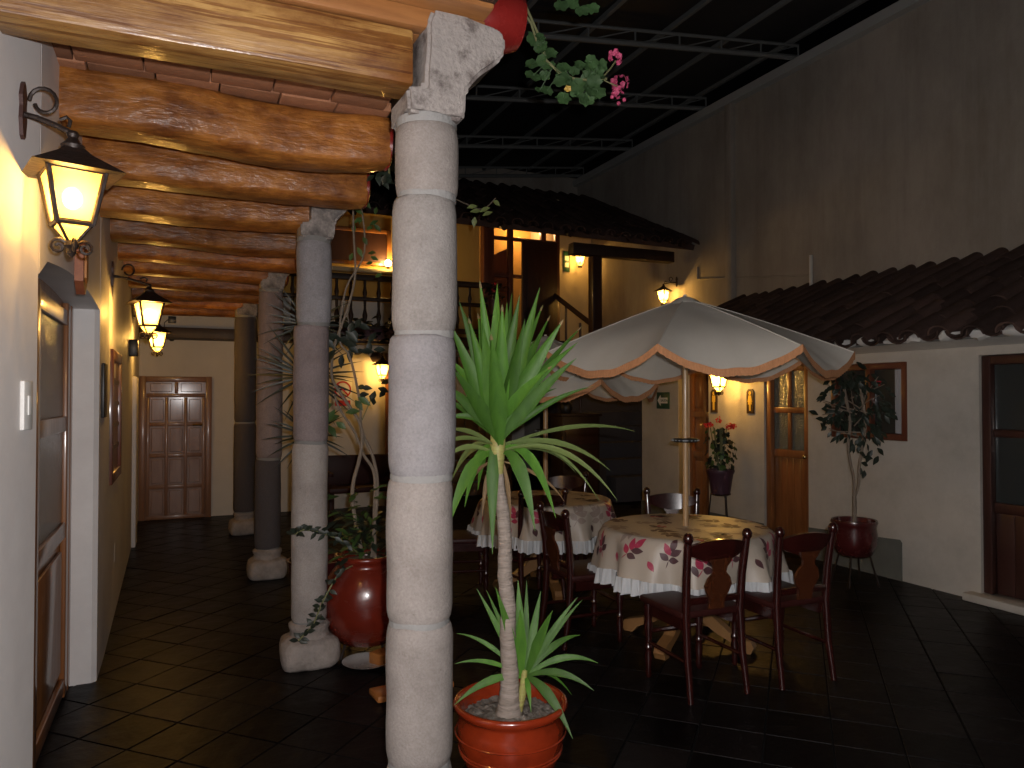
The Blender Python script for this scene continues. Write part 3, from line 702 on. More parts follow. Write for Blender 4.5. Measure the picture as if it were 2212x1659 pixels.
# painting, ledge and lamp on the ochre wall
pt = thing('wall_painting', 'dark framed painting on the ochre balcony wall', 'painting', (0, 0, 0))
bm = B()
for (xa, xb, za, zb) in ((2.05, 2.12, 3.80, 4.42), (3.16, 3.23, 3.80, 4.42), (2.12, 3.16, 4.35, 4.419), (2.12, 3.16, 3.801, 3.86)): box(bm, xa, xb, 12.24, 12.298, za, zb, .008)
obj('frame', bm, 'door_wood', pt, True)
obj('canvas', box(B(), 2.11, 3.17, 12.27, 12.295, 3.85, 4.36), 'door_dark', pt)
obj('ledge', box(B(), 1.6, 3.9, 12.12, 12.298, 3.66, 3.73, .008), 'stucco_warm', uh, True)
sp = thing('ledge_lamp', 'small bright round lamp glowing on the balcony ledge', 'lamp', (3.16, 12.17, 3.73))
obj('holder', lathe(B(), [(.045, 0), (.045, .02), (.02, .03), (.02, .07)], seg=14), 'brass', sp, True)
obj('bulb', sphere(B(), (0, 0, .115), .058, 14, 10), 'spot_glow', sp, True)
l = bpy.data.lights.new('ledge_light', 'POINT'); l.energy = 95; l.color = (1, .60, .17); l.shadow_soft_size = .07
lo_ = bpy.data.objects.new('ledge_light', l); C.objects.link(lo_); lo_.parent = sp; lo_.location = (0, -.02, .115); 
# lit pendant in the stair room behind the screen
pd = thing('pendant_lamp', 'lit pendant bulb inside the upstairs room behind the wooden screen', 'lamp', (5.95, 12.9, 4.85))
obj('cord', tube(B(), [(0, 0, .05), (0, 0, .55)], .006, 6), 'black_plastic', pd)
obj('bulb', sphere(B(), (0, 0, 0), .04, 12, 8), 'bulb_glow', pd, True)
l = bpy.data.lights.new('pendant_light', 'POINT'); l.energy = 42; l.color = (1, .5, .18); l.shadow_soft_size = .055
lo_ = bpy.data.objects.new('pendant_light', l); C.objects.link(lo_); lo_.parent = pd
# balcony railing
br = thing('balcony_railing', 'dark turned wooden balcony railing in front of the ochre wall', 'railing', (0, 0, 0))
for z0, z1 in ((3.27, 3.35), (2.98, 3.03), (2.56, 2.63)): obj('rail', box(B(), .9, 4.45, 10.50, 10.57, z0, z1, .008), 'wood_black', br, True)
pr_ = [(.022, 0), (.022, .06), (.034, .10), (.038, .14), (.026, .19), (.018, .24), (.022, .345)]
bal = mesh_of(lathe(B(), pr_, seg=10), 'wood_black', True, 'baluster', 50)
bal2 = mesh_of(lathe(B(), [(.022, 0), (.034, .06), (.022, .12), (.018, .16), (.022, .235)], seg=10), 'wood_black', True, 'baluster', 50)
for k in range(18):
    for me, z in ((bal, 2.632), (bal2, 3.032)):
        o = bpy.data.objects.new('baluster', me); C.objects.link(o); o.parent = br; o.location = (1.0 + k * .2, 10.535, z)
# stair with handrail
st = thing('staircase', 'dark stone stair climbing to the upstairs landing with a wooden handrail', 'stair', (0, 0, 0))
for k in range(9):
    obj('step', box(B(), 6.05, XB - .02, 12.28 - (k + 1) * .29, 12.28 - k * .29 + .001, 0, 2.36 - k * .245 - .02, .008), 'stone_dark', st, True)
bm = tube(B(), [(6.0, 11.66, 3.42), (6.16, 11.15, 3.07), (6.32, 10.68, 2.74)], .045, 8); obj('handrail', bm, 'door_dark', st, True)
for y, z0, z1 in ((11.4, 2.0, 3.2), (10.9, 1.6, 2.85)): obj('baluster', tube(B(), [(6.12, y, z0 - .4), (6.12, y, z1)], .022, 8), 'door_dark', st, True)
# masonry wall and dark passage under the balcony
mw = thing('masonry_wall', 'dark rough stone wall under the balcony behind the second table', 'wall', (0, 0, 0))
obj('core', box(B(), 2.9, 5.05, 11.32, 11.6, 0, 2.36), 'mortar', mw)
random.seed(5); z = 0
while z < 2.3:
    h = random.uniform(.16, .26); x = 2.9
    while x < 5.0:
        wd = random.uniform(.22, .46); x1 = min(x + wd, 5.05)
        bm = box(B(), x + .008, x1 - .008, 11.27 + random.uniform(0, .02), 11.33, z + .008, min(z + h, 2.35) - .008, .012); rough(bm, .012, x * 7 + z, 8)
        obj('stone', bm, 'stone_masonry', mw, True, 60); x = x1
    z += h
obj('passage_wall', box(B(), 5.05, 6.02, 12.9, 13.1, 0, 2.36), 'stucco', mw)
sh = thing('dark_cabinet', 'dark wooden cabinet standing in the passage under the balcony', 'cabinet', (5.1, 9.6, 0))
obj('body', box(B(), 0, .62, 0, .4, 0, 1.32, .01), 'wood_black', sh, True)
for z in (.3, .66, 1.02): obj('drawer', box(B(), .04, .58, -.014, .001, z - .12, z + .16, .006), 'door_dark', sh, True)
obj('top', box(B(), -.03, .65, -.03, .43, 1.32, 1.36, .008), 'wood_black', sh, True)
obj('ornament', lathe(B(), [(.07, 0), (.10, .06), (.09, .14), (.04, .2), (.05, .26)], (.16, .2, 1.36), 14), 'black_plastic', sh, True)
# no smoking sign, hexagon sign, settee by the far wall
ns = thing('no_smoking_sign', 'red and white round no smoking sign on the far wall', 'sign', (2.14, 10.795, 1.71))
def ring_bm(r0, r1, y, n=28):
    bm = B(); a = []; b = []
    for k in range(n):
        t = 2 * math.pi * k / n; a.append(bm.verts.new((r0 * math.cos(t), y, r0 * math.sin(t)))); b.append(bm.verts.new((r1 * math.cos(t), y, r1 * math.sin(t))))
    for k in range(n): bm.faces.new((a[k], a[(k + 1) % n], b[(k + 1) % n], b[k]))
    return bm
obj('board', box(B(), -.135, .135, -.006, .003, -.27, .145, .002), 'sign_white', ns, True)
obj('ring', ring_bm(.10, .122, -.009), 'sign_red', ns)
bm = B(); box(bm, -.11, .11, -.0095, -.0085, -.010, .010)
for v in bm.verts: v.co = Matrix.Rotation(R(45), 3, 'Y') @ v.co
obj('slash', bm, 'sign_red', ns)
bm = B(); box(bm, -.07, .045, -.0082, -.0075, -.012, .012); box(bm, .05, .07, -.0082, -.0075, -.012, .012); obj('cigarette', bm, 'black_plastic', ns)
obj('caption_panel', box(B(), -.11, .11, -.009, -.0065, -.235, -.155), 'sign_red', ns)
gs = thing('safety_sign', 'narrow green safety sign beside the upstairs lantern', 'sign', (7.20, 13.39, 4.38))
obj('board', box(B(), -.075, .075, -.012, 0, -.21, .21, .002), 'sign_green', gs, True)
for z in (-.12, .02): obj('symbol', box(B(), -.045, .045, -.0145, -.0125, z, z + .09, .0), 'sign_white', gs)
hx = tag(obj('hexagon_plaque', lathe(B(), [(.085, 0), (.085, .02)], seg=6), 'sign_brown'), 'small dark hexagonal plaque above the far wall lantern', 'plaque')
hx.location = (2.62, 10.80, 2.19); hx.rotation_euler = (R(90), 0, 0)
se = thing('wooden_settee', 'dark red wooden settee against the far wall behind the urn', 'settee', (1.75, 9.75, 0))
obj('back', box(B(), 0, 1.0, .30, .36, .35, .82, .015), 'chair_seat', se, True)
obj('seat', box(B(), 0, 1.0, -.12, .32, .36, .43, .012), 'chair_seat', se, True)
for x in (0, .94):
    for y in (-.12, .27): obj('leg', box(B(), x, x + .06, y, y + .06, 0, .359, .006), 'chair_seat', se, True)
for x in (-.01, .95): obj('armrest', box(B(), x, x + .06, -.12, .30, .58, .63, .01), 'chair_seat', se, True)

# ================================================================== chairs
def make_chair(label):
    t = thing('dining_chair', label, 'chair', (0, 0, 0), 0, 'dark red wooden dining chairs around the tables')
    bm = B(); box(bm, -.21, .21, -.19, .22, .425, .465, .014); obj('seat', bm, 'chair_seat', t, True)
    bm = B(); box(bm, -.185, .185, .155, .185, .36, .424); box(bm, -.185, -.155, -.15, .154, .36, .424); box(bm, .155, .185, -.15, .154, .36, .424); obj('apron', bm, 'chair_wood', t)
    pf = [(.012, 0), (.019, .02), (.016, .06), (.024, .12), (.017, .15), (.024, .17), (.015, .19), (.022, .25), (.026, .30), (.019, .33), (.025, .35), (.025, .424)]
    for s in (-1, 1):
        obj('leg', lathe(B(), pf, (s * .175, .175, 0), 12), 'chair_wood', t, True)
        bm = tube(B(), [(s * .185, -.235, 0), (s * .18, -.20, .22), (s * .178, -.185, .45), (s * .182, -.197, .64), (s * .192, -.225, .835)], [.017, .021, .024, .023, .021], 10)
        sphere(bm, (s * .193, -.229, .858), .028, 10, 8, (1, 1, 1.15)); obj('leg', bm, 'chair_wood', t, True)
        obj('stretcher', tube(B(), [(s * .178, -.21, .2), (s * .175, .175, .2)], [.011, .011], 8), 'chair_wood', t, True)
    obj('stretcher', tube(B(), [(-.175, .175, .26), (0, .175, .26), (.175, .175, .26)], [.010, .016, .010], 8), 'chair_wood', t, True)
    # crescent crest rail bowed backwards
    bm = B(); up = []; lo = []; n = 12
    for i in range(n + 1):
        u = -1 + 2 * i / n; x = .19 * u; y = -.22 - .02 * (1 - u * u)
        zt = .815 + .03 * (1 - u * u); zb = .735 + (.04 * u * u) - .015 * (1 - u * u)
        up.append([bm.verts.new((x, y - q, zt)) for q in (-.012, .012)]); lo.append([bm.verts.new((x, y - q + .02, zb)) for q in (-.012, .012)])
    for i in range(n):
        bm.faces.new((up[i][0], up[i + 1][0], lo[i + 1][0], lo[i][0])); bm.faces.new((up[i + 1][1], up[i][1], lo[i][1], lo[i + 1][1]))
        bm.faces.new((up[i][1], up[i + 1][1], up[i + 1][0], up[i][0])); bm.faces.new((lo[i][0], lo[i + 1][0], lo[i + 1][1], lo[i][1]))
    obj('crest_rail', bm, 'chair_wood', t, True)
    # vase shaped splat
    out = [(.05, .47), (.045, .52), (.07, .56), (.085, .60), (.07, .64), (.04, .67), (.045, .70), (.062, .72), (.07, .745)]
    bm = B(); pts = [(-w_, z) for w_, z in out] + [(w_, z) for w_, z in reversed(out)]
    v0 = [bm.verts.new((x, -.205 - (z - .47) * .16 - .008, z)) for x, z in pts]; v1 = [bm.verts.new((x, -.205 - (z - .47) * .16 + .008, z)) for x, z in pts]
    bm.faces.new(v0); bm.faces.new(v1[::-1])
    for i in range(len(pts)): bm.faces.new((v0[i], v1[i], v1[(i + 1) % len(pts)], v0[(i + 1) % len(pts)]))
    bmesh.ops.recalc_face_normals(bm, faces=bm.faces[:])
    obj('splat', bm, 'chair_splat', t)
    obj('rail', box(B(), -.175, .175, -.205, -.185, .50, .535, .004), 'chair_wood', t, True)
    return t
T1 = (3.05, 4.02); T2 = (2.82, 5.62)
ch = make_chair('front chair with its back to the viewer at the nearer table')
def put(x, y, tgt, label, first=False, tw=0):
    rz = math.atan2(-(tgt[0] - x), (tgt[1] - y)) + tw
    if first: ch.location = (x, y, 0); ch.rotation_euler = (0, 0, rz); ch['label'] = label
    else: dup(ch, (x, y, 0), rz, label)
put(2.63, 3.41, (2.63, 9), 'front chair with its back to the viewer at the nearer table', True, -.02)
put(3.21, 3.36, (3.21, 9), 'chair at the right front of the nearer table, beside the front chair', tw=-.03)
put(3.42, 4.64, T1, 'chair on the far side of the nearer table, only its top rail showing')
put(2.47, 4.36, T1, 'chair left of the nearer table, tucked between the two tables', tw=.5)
put(2.57, 5.40, (2.57, 9), 'front chair of the farther table, its back seen behind the yucca trunk', tw=.03)
put(2.14, 5.80, T2, 'chair at the left side of the farther table, mostly hidden by the yucca', tw=0)
put(3.25, 6.15, T2, 'chair on the far side of the farther table')

# ================================================================== tables and cloths
def table(loc, label, rz):
    t = thing('round_table', label, 'table', (loc[0], loc[1], 0), rz, 'round pedestal tables under cloths')
    obj('tabletop', lathe(B(), [(.50, .715), (.525, .72), (.53, .735), (.525, .745), (.50, .748)], seg=40), 'table_foot', t, True)
    obj('pedestal', lathe(B(), [(.07, .16), (.075, .22), (.05, .28), (.065, .36), (.05, .46), (.06, .58), (.10, .66), (.11, .714)], seg=20), 'table_foot', t, True)
    for k in range(4):
        bm = B(); prism(bm, [(.03, .17), (.03, .30), (.10, .29), (.18, .20), (.30, .11), (.43, .075), (.45, .04), (.43, .0), (.37, .0), (.33, .045), (.22, .09), (.12, .15)], 'y', -.035, .035)
        bmesh.ops.rotate(bm, verts=bm.verts[:], matrix=Matrix.Rotation(k * math.pi / 2 + .35, 3, 'Z')); obj('foot', bm, 'table_foot', t)
    return t
table(T1, 'nearer round table on light wooden feet under the flowered cloth', .2)
table(T2, 'farther round table on wooden feet behind the yucca', 1.0)
def cloth(loc, label, seed):
    rnd = random.Random(seed)
    ph = [rnd.uniform(0, 6.28) for _ in range(4)]
    RT, ZT, DR = .545, .752, .235
    def surf(th, s):
        """s in [0,1] top, [1,2] skirt"""
        if s <= 1: return Vector((RT * s * math.cos(th), RT * s * math.sin(th), ZT - (.012 * max(0, (s - .94) / .06) ** 2)))
        q = s - 1; fold = (.034 * math.sin(9 * th + ph[0]) + .020 * math.sin(17 * th + ph[1]) + .01 * math.sin(5 * th + ph[2])) * q ** .8
        r = RT + .012 * min(1, q * 8) + .04 * q + fold
        return Vector((r * math.cos(th), r * math.sin(th), ZT - .012 - DR * q + .012 * math.sin(4 * th + ph[3]) * q))
    t = thing('tablecloth', label, 'tablecloth', (loc[0], loc[1], 0), 0, 'flowered tablecloths with white ruffles')
    bm = B(); N = 144; levels = [0.02, .3, .6, .85, .94, .97, 1.0, 1.04, 1.12, 1.25, 1.4, 1.6, 1.8, 2.0]; rings = []
    for s in levels: rings.append([bm.verts.new(surf(2 * math.pi * k / N, s)) for k in range(N)])
    for a, b in zip(rings, rings[1:]):
        for k in range(N): bm.faces.new((a[k], b[k], b[(k + 1) % N], a[(k + 1) % N]))
    bm.faces.new(rings[0])
    obj('fabric', bm, 'cloth', t, True, 80)
    bm = B(); N2 = 720; rings = []
    for q in (0, .25, .5, .75, 1):
        rr = []
        for k in range(N2):
            th = 2 * math.pi * k / N2; p = surf(th, 1.985); g = .013 * math.sin(64 * th + 1.2 * math.sin(7 * th)) + .006 * math.sin(151 * th)
            e = (g * (.35 + .65 * q) + .012 + .010 * q); f = 1 + e / p.xy.length
            rr.append(bm.verts.new((p.x * f, p.y * f, p.z - .095 * q - .004 * math.sin(64 * th) * q)))
        rings.append(rr)
    for a, b in zip(rings, rings[1:]):
        for k in range(N2): bm.faces.new((a[k], b[k], b[(k + 1) % N2], a[(k + 1) % N2]))
    obj('ruffle', bm, 'ruffle', t, True, 80)
    # printed sprigs of leaves lying in the weave
    def topnorm(th, s):
        e = 1e-3; a = surf(th + e, s) - surf(th - e, s); b = surf(th, s + e) - surf(th, s - e); n = b.cross(a).normalized()
        if s <= 1 and n.z < 0: n = -n
        if s > 1 and n.dot(Vector((math.cos(th), math.sin(th), 0))) < 0: n = -n
        return n
    def put_leaf(m, th0, arc0, ang, ln, wd):
        bm = B(); n = 6; L_ = []; R_ = []
        for i in range(n + 1):
            a = i / n; w_ = wd * math.sin(math.pi * a ** .85) ** 1.0 if 0 < a < 1 else 0
            for side, lst in ((-1, L_), (1, R_)):
                du = ln * a * math.cos(ang) - side * w_ * math.sin(ang); dv = ln * a * math.sin(ang) + side * w_ * math.cos(ang)
                arc = arc0 + dv
                s = arc / RT if arc <= RT else 1 + (arc - RT) / (DR + .012)
                s = max(.06, min(1.97, s)); th = th0 + du / max(.12, min(arc, RT + .02))
                lst.append(bm.verts.new(surf(th, s) + topnorm(th, s) * .0022))
        for i in range(n):
            try: bm.faces.new((L_[i], L_[i + 1], R_[i + 1], R_[i]))
            except ValueError: pass
        obj('leaf_print', bm, m, t)
    def sprig(th, arc, ang, sz, mats_):
        for k, (da, l_, off) in enumerate(((0, 1, .55), (.75, .9, .3), (-.75, .9, .3), (1.2, .7, 0), (-1.2, .75, 0))):
            u0 = off * sz * math.cos(ang); v0 = off * sz * math.sin(ang); a2 = arc + v0
            put_leaf(mats_[k % len(mats_)], th + u0 / max(.15, min(a2, RT)), a2, ang + da, sz * l_ * .85, sz * .2)
        put_leaf(mats_[0], th, arc - .0, ang + math.pi, sz * .5, sz * .03)
    for k in range(15):
        th = 2 * math.pi * k / 15 + rnd.uniform(-.12, .12)
        sprig(th, RT + rnd.uniform(.09, .15), rnd.uniform(-2.4, -.7), rnd.uniform(.095, .125), rnd.choice([['print_red', 'print_dark'], ['print_dark', 'print_red'], ['print_dark', 'print_dark', 'print_red'], ['print_taupe', 'print_taupe']]))
        put_leaf(rnd.choice(['print_red', 'print_dark']), th + .24, RT + rnd.uniform(.10, .16), rnd.uniform(.9, 2.2), .07, .018)
    for rr_, n in ((.16, 4), (.31, 8), (.45, 11)):
        for k in range(n):
            sprig(2 * math.pi * k / n + rnd.uniform(-.2, .2), rr_ + rnd.uniform(-.03, .03), rnd.uniform(0, 6.28), rnd.uniform(.085, .115), rnd.choice([['print_dark'], ['print_dark'], ['print_dark', 'print_red'], ['print_taupe']]))
    return t
cloth(T1, 'beige satin tablecloth with red leaf print and white ruffle on the nearer table', 4)
cloth(T2, 'beige leaf printed tablecloth with white ruffle on the farther table', 9)

# ================================================================== umbrellas
def umbrella(loc, label, rot, zap, Rr=1.02):
    t = thing('parasol', label, 'umbrella', (loc[0], loc[1], 0), rot, 'canvas umbrellas standing through the tables')
    ze = zap - .375; sag = .135
    def pt(k, a, s):
        A0 = 2 * math.pi * k / 8; A1 = A0 + 2 * math.pi / 8
        p = Vector((math.cos(A0), math.sin(A0), 0)).lerp(Vector((math.cos(A1), math.sin(A1), 0)), a) * (Rr * s)
        m = 4 * a * (1 - a); e = max(0, (s - .62) / .38)
        z = zap - .375 * (s ** 1.12) - .018 * m * s * (1 - e)
        wr = .007 * mn.noise(Vector((p.x * 5, p.y * 5, k))) + .004 * math.sin(a * 26 + k) * e
        return Vector((p.x, p.y, z - sag * m * e ** 2.0 + wr * m))
    cp = bpy.data.objects.new('canopy', None)
    bmR = B(); NA = 24; SS = [.08, .2, .3, .4, .5, .58, .65, .72, .78, .84, .9, .95, 1.0]
    for k in range(8):
        bm = B(); g = [[bm.verts.new(pt(k, i / NA, s)) for i in range(NA + 1)] for s in SS]
        for a, b in zip(g, g[1:]):
            for i in range(NA): bm.faces.new((a[i], b[i], b[i + 1], a[i + 1]))
        o = obj('canopy_panel', bm, 'canvas', t, True, 80)
        bm = B(); NF = 48; up = []; lo = []
        for i in range(NF + 1):
            p = pt(k, i / NF, 1.0); d_ = Vector((p.x, p.y, 0)).normalized() * .004
            up.append(bm.verts.new(p + d_ + Vector((0, 0, .012)))); lo.append(bm.verts.new(p + d_ * (1.5 + (i % 2)) + Vector((0, 0, -.030 - .004 * (i % 2)))))
        for i in range(NF): bm.faces.new((up[i], lo[i], lo[i + 1], up[i + 1]))
        obj('fringe', bm, 'fringe', o, True, 80)
        a0 = 2 * math.pi * k / 8; c_, s_ = math.cos(a0), math.sin(a0)
        obj('seam', tube(B(), [(c_ * Rr * q_, s_ * Rr * q_, zap - .375 * q_ ** 1.12 + .001) for q_ in (.1, .3, .5, .7, .85, 1.0)], .0035, 5), 'canvas', o, True)
        obj('rib', tube(B(), [(c_ * .03, s_ * .03, zap - .03), (c_ * Rr * .5, s_ * Rr * .5, zap - .375 * .5 ** 1.12 - .02), (c_ * Rr * .985, s_ * Rr * .985, ze - .012)], .008, 6), 'pole_wood', t, True)
    obj('top_cap', lathe(B(), [(.125, zap - .042), (.10, zap - .022), (.06, zap + .004), (.012, zap + .018), (.012, zap + .03)], seg=8), 'canvas', t, True, 30)
    obj('pole', tube(B(), [(0, 0, .16), (0, 0, 1.2), (0, 0, zap - .01)], .0195, 14), 'pole_wood', t, True)
    obj('hub', lathe(B(), [(.026, 0), (.034, .01), (.034, .05), (.026, .06)], (0, 0, zap - .12), 12), 'black_plastic', t, True)
    rg = obj('ring', lathe(B(), [(.021, 0), (.075, .004), (.085, .012), (.085, .022), (.075, .03), (.021, .03)], (0, 0, 1.30), 20), 'black_plastic', t, True)
    bm = B()
    for k in range(20): sphere(bm, (.087 * math.cos(k * math.pi / 10), .087 * math.sin(k * math.pi / 10), 1.317), .006, 6, 4)
    obj('studs', bm, 'steel', rg, True)
    return t
# one rib points 8 degrees left of the viewer
va = math.atan2(-T1[1], -T1[0])
umbrella(T1, 'cream canvas umbrella with orange fringe over the nearer table', va - R(8), 2.25)
va = math.atan2(-T2[1], -T2[0])
umbrella(T2, 'grey looking canvas umbrella over the farther table, behind the yucca', va - R(20), 2.10, .95)

# ================================================================== plants
def leaf_ribbon(bm, p0, pc, p1, wd, up, fold=.25, n=9, base=.35, peak=.45):
    """folded blade along a quadratic curve, pointed tip"""
    p0, pc, p1, up = Vector(p0), Vector(pc), Vector(p1), Vector(up); rows = []
    for i in range(n + 1):
        a = i / n; p = p0 * (1 - a) ** 2 + pc * 2 * a * (1 - a) + p1 * a * a
        d = ((pc - p0) * (1 - a) + (p1 - pc) * a); d = d.normalized() if d.length else Vector((0, 0, 1))
        s = d.cross(up); s = s.normalized() if s.length > 1e-4 else Vector((1, 0, 0)); nn = s.cross(d)
        w_ = wd * (base + (1 - base) * min(1, a / peak)) if a < peak else wd * (1 - ((a - peak) / (1 - peak)) ** 1.35)
        w_ = max(w_, .0006)
        rows.append((bm.verts.new(p - s * w_ + nn * w_ * fold), bm.verts.new(p), bm.verts.new(p + s * w_ + nn * w_ * fold)))
    for a, b in zip(rows, rows[1:]):
        bm.faces.new((a[0], a[1], b[1], b[0])); bm.faces.new((a[1], a[2], b[2], b[1]))
    return bm
RV = Vector((.913, -.408, 0)); FV = Vector((.408, .913, 0)); UP = Vector((0, 0, 1))
yu = thing('potted_yucca', 'potted yucca with a bare trunk and green sword leaves beside the near column', 'plant', (1.27, 2.86, 0))
RY = .235
pot = obj('pot', lathe(B(), [(.13, 0), (.15, .008), (.175, .05), (.205, .12), (.222, .19), (.222, .25), (.210, .285), (.218, .30), (.234, .312), (.240, .328), (.234, .340), (.222, .342), (.212, .33), (.205, .29), (.20, .262)], seg=56), 'glaze_red', yu, True, 70)
for z in (.135, .15, .215): obj('groove_band', lathe(B(), [(.2065 + (z - .12) * .24, z - .004), (.2105 + (z - .12) * .24, z), (.2065 + (z - .12) * .24, z + .004)], seg=56, cap0=False, cap1=False), 'glaze_red', pot, True)
bm = B(); bmesh.ops.create_grid(bm, x_segments=46, y_segments=46, size=.206)
bmesh.ops.delete(bm, geom=[v for v in bm.verts if v.co.xy.length > .206], context='VERTS')
for v in bm.verts: v.co.z = .272 + .018 * math.exp(-v.co.xy.length_squared / .004) + .010 * mn.noise(v.co * 28) + .008 * mn.noise(v.co * 70)
obj('soil', bm, 'soil', yu, True)
hd = RV * -.052 + Vector((0, 0, 1.43))
def hp(t_, z): return RV * t_ + Vector((0, 0, z))
bm = B(); tp = [(-.006, .262, .062), (-.006, .30, .05), (-.004, .36, .042), (-.002, .45, .037), (-.012, .60, .034), (-.008, .72, .032), (-.024, .85, .031), (-.022, 1.0, .029), (-.032, 1.12, .028), (-.046, 1.22, .0225), (-.05, 1.29, .020)]
pts = []; rad = []
for i in range(len(tp) - 1):
    for q in range(6):
        a = q / 6; pts.append(hp(tp[i][0] * (1 - a) + tp[i + 1][0] * a, tp[i][1] * (1 - a) + tp[i + 1][1] * a)); rad.append((tp[i][2] * (1 - a) + tp[i + 1][2] * a) * (1 + (.035 if q % 3 == 0 else -.02)))
tube(bm, pts, rad, 18); obj('trunk', bm, 'yucca_bark', yu, True, 80)
obj('crown_base', tube(B(), [hp(-.05, 1.275), hp(-.052, 1.33), hp(-.054, 1.38), hp(-.052, 1.45), hp(-.05, 1.56)], [.02, .026, .032, .033, .012], 14), 'yucca_base', yu, True)
K = 3.1 / 1604
rl = random.Random(3)
# (tip right px, tip up px, half width m, depth offset m, arch)
tips = [(-39, 339, .027, -.05, 0), (-3, 345, .033, .10, 0), (92, 332, .026, .05, 0), (47, 305, .028, -.10, 0), (19, 305, .024, .14, 0), (101, 299, .022, .16, .01), (141, 255, .029, -.05, .01), (192, 252, .017, .20, .02),
        (-86, 299, .028, .02, 0), (-61, 255, .026, -.12, 0), (57, 249, .027, -.18, 0), (179, 212, .021, .12, .03), (164, 169, .025, -.15, .03), (134, 109, .016, .22, .03), (209, 112, .013, .05, .06),
        (-105, 250, .027, -.08, .01), (-118, 180, .025, .08, .02), (-125, 120, .022, -.12, .03), (-130, 85, .018, .12, .04), (-128, 40, .015, 0, .05), (10, 280, .030, -.16, 0), (-30, 240, .031, -.20, 0), (-70, 200, .026, .2, .01), (80, 220, .026, .22, .01), (30, 330, .022, .2, 0),
        (-12, 215, .032, -.24, .0), (-50, 285, .024, .22, 0), (120, 280, .02, .24, .01), (-95, 150, .026, -.2, .02), (110, 150, .022, -.24, .03)]
for tx, tz, wd, dd, ar in tips:
    wd *= 1.22
    ln = math.hypot(tx, tz) * K; p0 = hd + RV * (rl.uniform(-.018, .018)) + FV * dd * .12 + UP * rl.uniform(-.03, .05)
    p1 = hd + RV * tx * K + UP * tz * K + FV * dd
    pc = (p0 + p1) / 2 + UP * (ar + .008) + RV * tx * K * -.03
    if rl.random() < .6:
        q0 = p0 * .0025 + pc * .095 + p1 * .9025; obj('leaf_tip', leaf_ribbon(B(), q0 - FV * .001, (q0 + p1) / 2, p1 + (p1 - q0) * .05, wd * .17, -FV + UP * .2, .3, 3, 1, .2), 'leaf_dead', yu, True, 80)
    obj('leaf', leaf_ribbon(B(), p0, pc, p1, wd, (p1 - p0).cross(RV if abs(tx) < 60 else UP).normalized() if False else (-FV + UP * .2 + RV * rl.uniform(-.5, .5)), rl.uniform(.2, .75), 10, .3, .34), 'yucca_leaf', yu, True, 80)
low = [(307, 11, .012, .1, .10), (136, -23, .012, .18, .05), (156, -46, .012, .20, .05), (247, -74, .015, .05, .08), (252, -129, .014, -.1, .12), (227, -146, .010, .12, .10), (79, -194, .030, -.10, .07), (127, -179, .024, .05, .10), (-11, -243, .026, -.09, .03), (-106, -196, .027, -.12, .06), (-76, -159, .022, .1, .05), (-100, -83, .014, .1, .06), (-120, -50, .014, -.05, .06), (-125, 10, .013, .15, .06), (-112, -110, .015, .2, .07), (60, -130, .02, .22, .06), (-50, -130, .02, .24, .05), (180, -90, .013, .24, .08), (-130, -20, .012, -.2, .06)]
for k, (tx, tz, wd, dd, ar) in enumerate(low):
    p0 = hd + UP * rl.uniform(-.07, -.02) + RV * math.copysign(.02, tx) + FV * dd * .1
    p1 = hd + RV * tx * K + UP * tz * K + FV * dd
    pc = p0 * .55 + p1 * .45 + UP * (ar + abs(tz) * K * .22) + RV * tx * K * .12
    obj('leaf', leaf_ribbon(B(), p0, pc, p1, wd, -FV * .8 + UP * .6, rl.uniform(.1, .35), 11), 'yucca_leaf' if wd > .019 else 'yucca_leaf_old', yu, True, 80)
for k, (tx, tz, wd, dd) in enumerate([(-34, -170, .012, -.04), (28, -200, .010, .05), (-70, -120, .009, .12), (150, -150, .008, .15)]):   # withered lower leaves
    p0 = hd + UP * -.10 + RV * math.copysign(.018, tx); p1 = hd + RV * tx * K + UP * tz * K + FV * dd
    obj('leaf', leaf_ribbon(B(), p0, p0 * .6 + p1 * .4 + RV * tx * K * .25 + UP * .03, p1, wd, -FV + UP * .3, .5, 9), 'leaf_dead', yu, True, 80)
# side shoot in the same pot
s0 = RV * .055 + Vector((0, 0, .43)) - FV * .0
obj('shoot_stem', tube(B(), [RV * .03 + UP * .27, RV * .05 + UP * .36, RV * .06 + UP * .46], [.016, .017, .012], 10), 'yucca_base', yu, True)
small = [(-105, 187, .014, .05, 0), (-62, 205, .018, -.05, 0), (-12, 205, .022, .06, 0), (8, 196, .014, .12, 0), (62, 158, .022, -.08, .01), (122, 168, .013, .05, .02), (135, 155, .012, .1, .02), (130, 75, .016, .1, .06), (165, 30, .015, 0, .08), (150, -10, .016, -.1, .07), (102, -100, .022, -.15, .08), (110, -60, .008, .1, .08), (-150, 87, .010, .05, .06), (-150, 38, .010, -.05, .05), (-150, -45, .017, -.08, .06), (15, -55, .012, -.1, .03), (-8, 160, .024, -.08, 0), (25, 20, .016, .12, .06), (40, 175, .018, .1, 0), (-85, 170, .012, .15, 0)]
for tx, tz, wd, dd, ar in small:
    p0 = s0 + RV * math.copysign(.008, tx); p1 = s0 + RV * tx * K * .98 + UP * tz * K * .98 + FV * dd
    pc = (p0 + p1) / 2 + UP * (ar + .02)
    obj('leaf', leaf_ribbon(B(), p0, pc, p1, wd, -FV + UP * .4, .25), 'yucca_leaf', yu, True, 80)

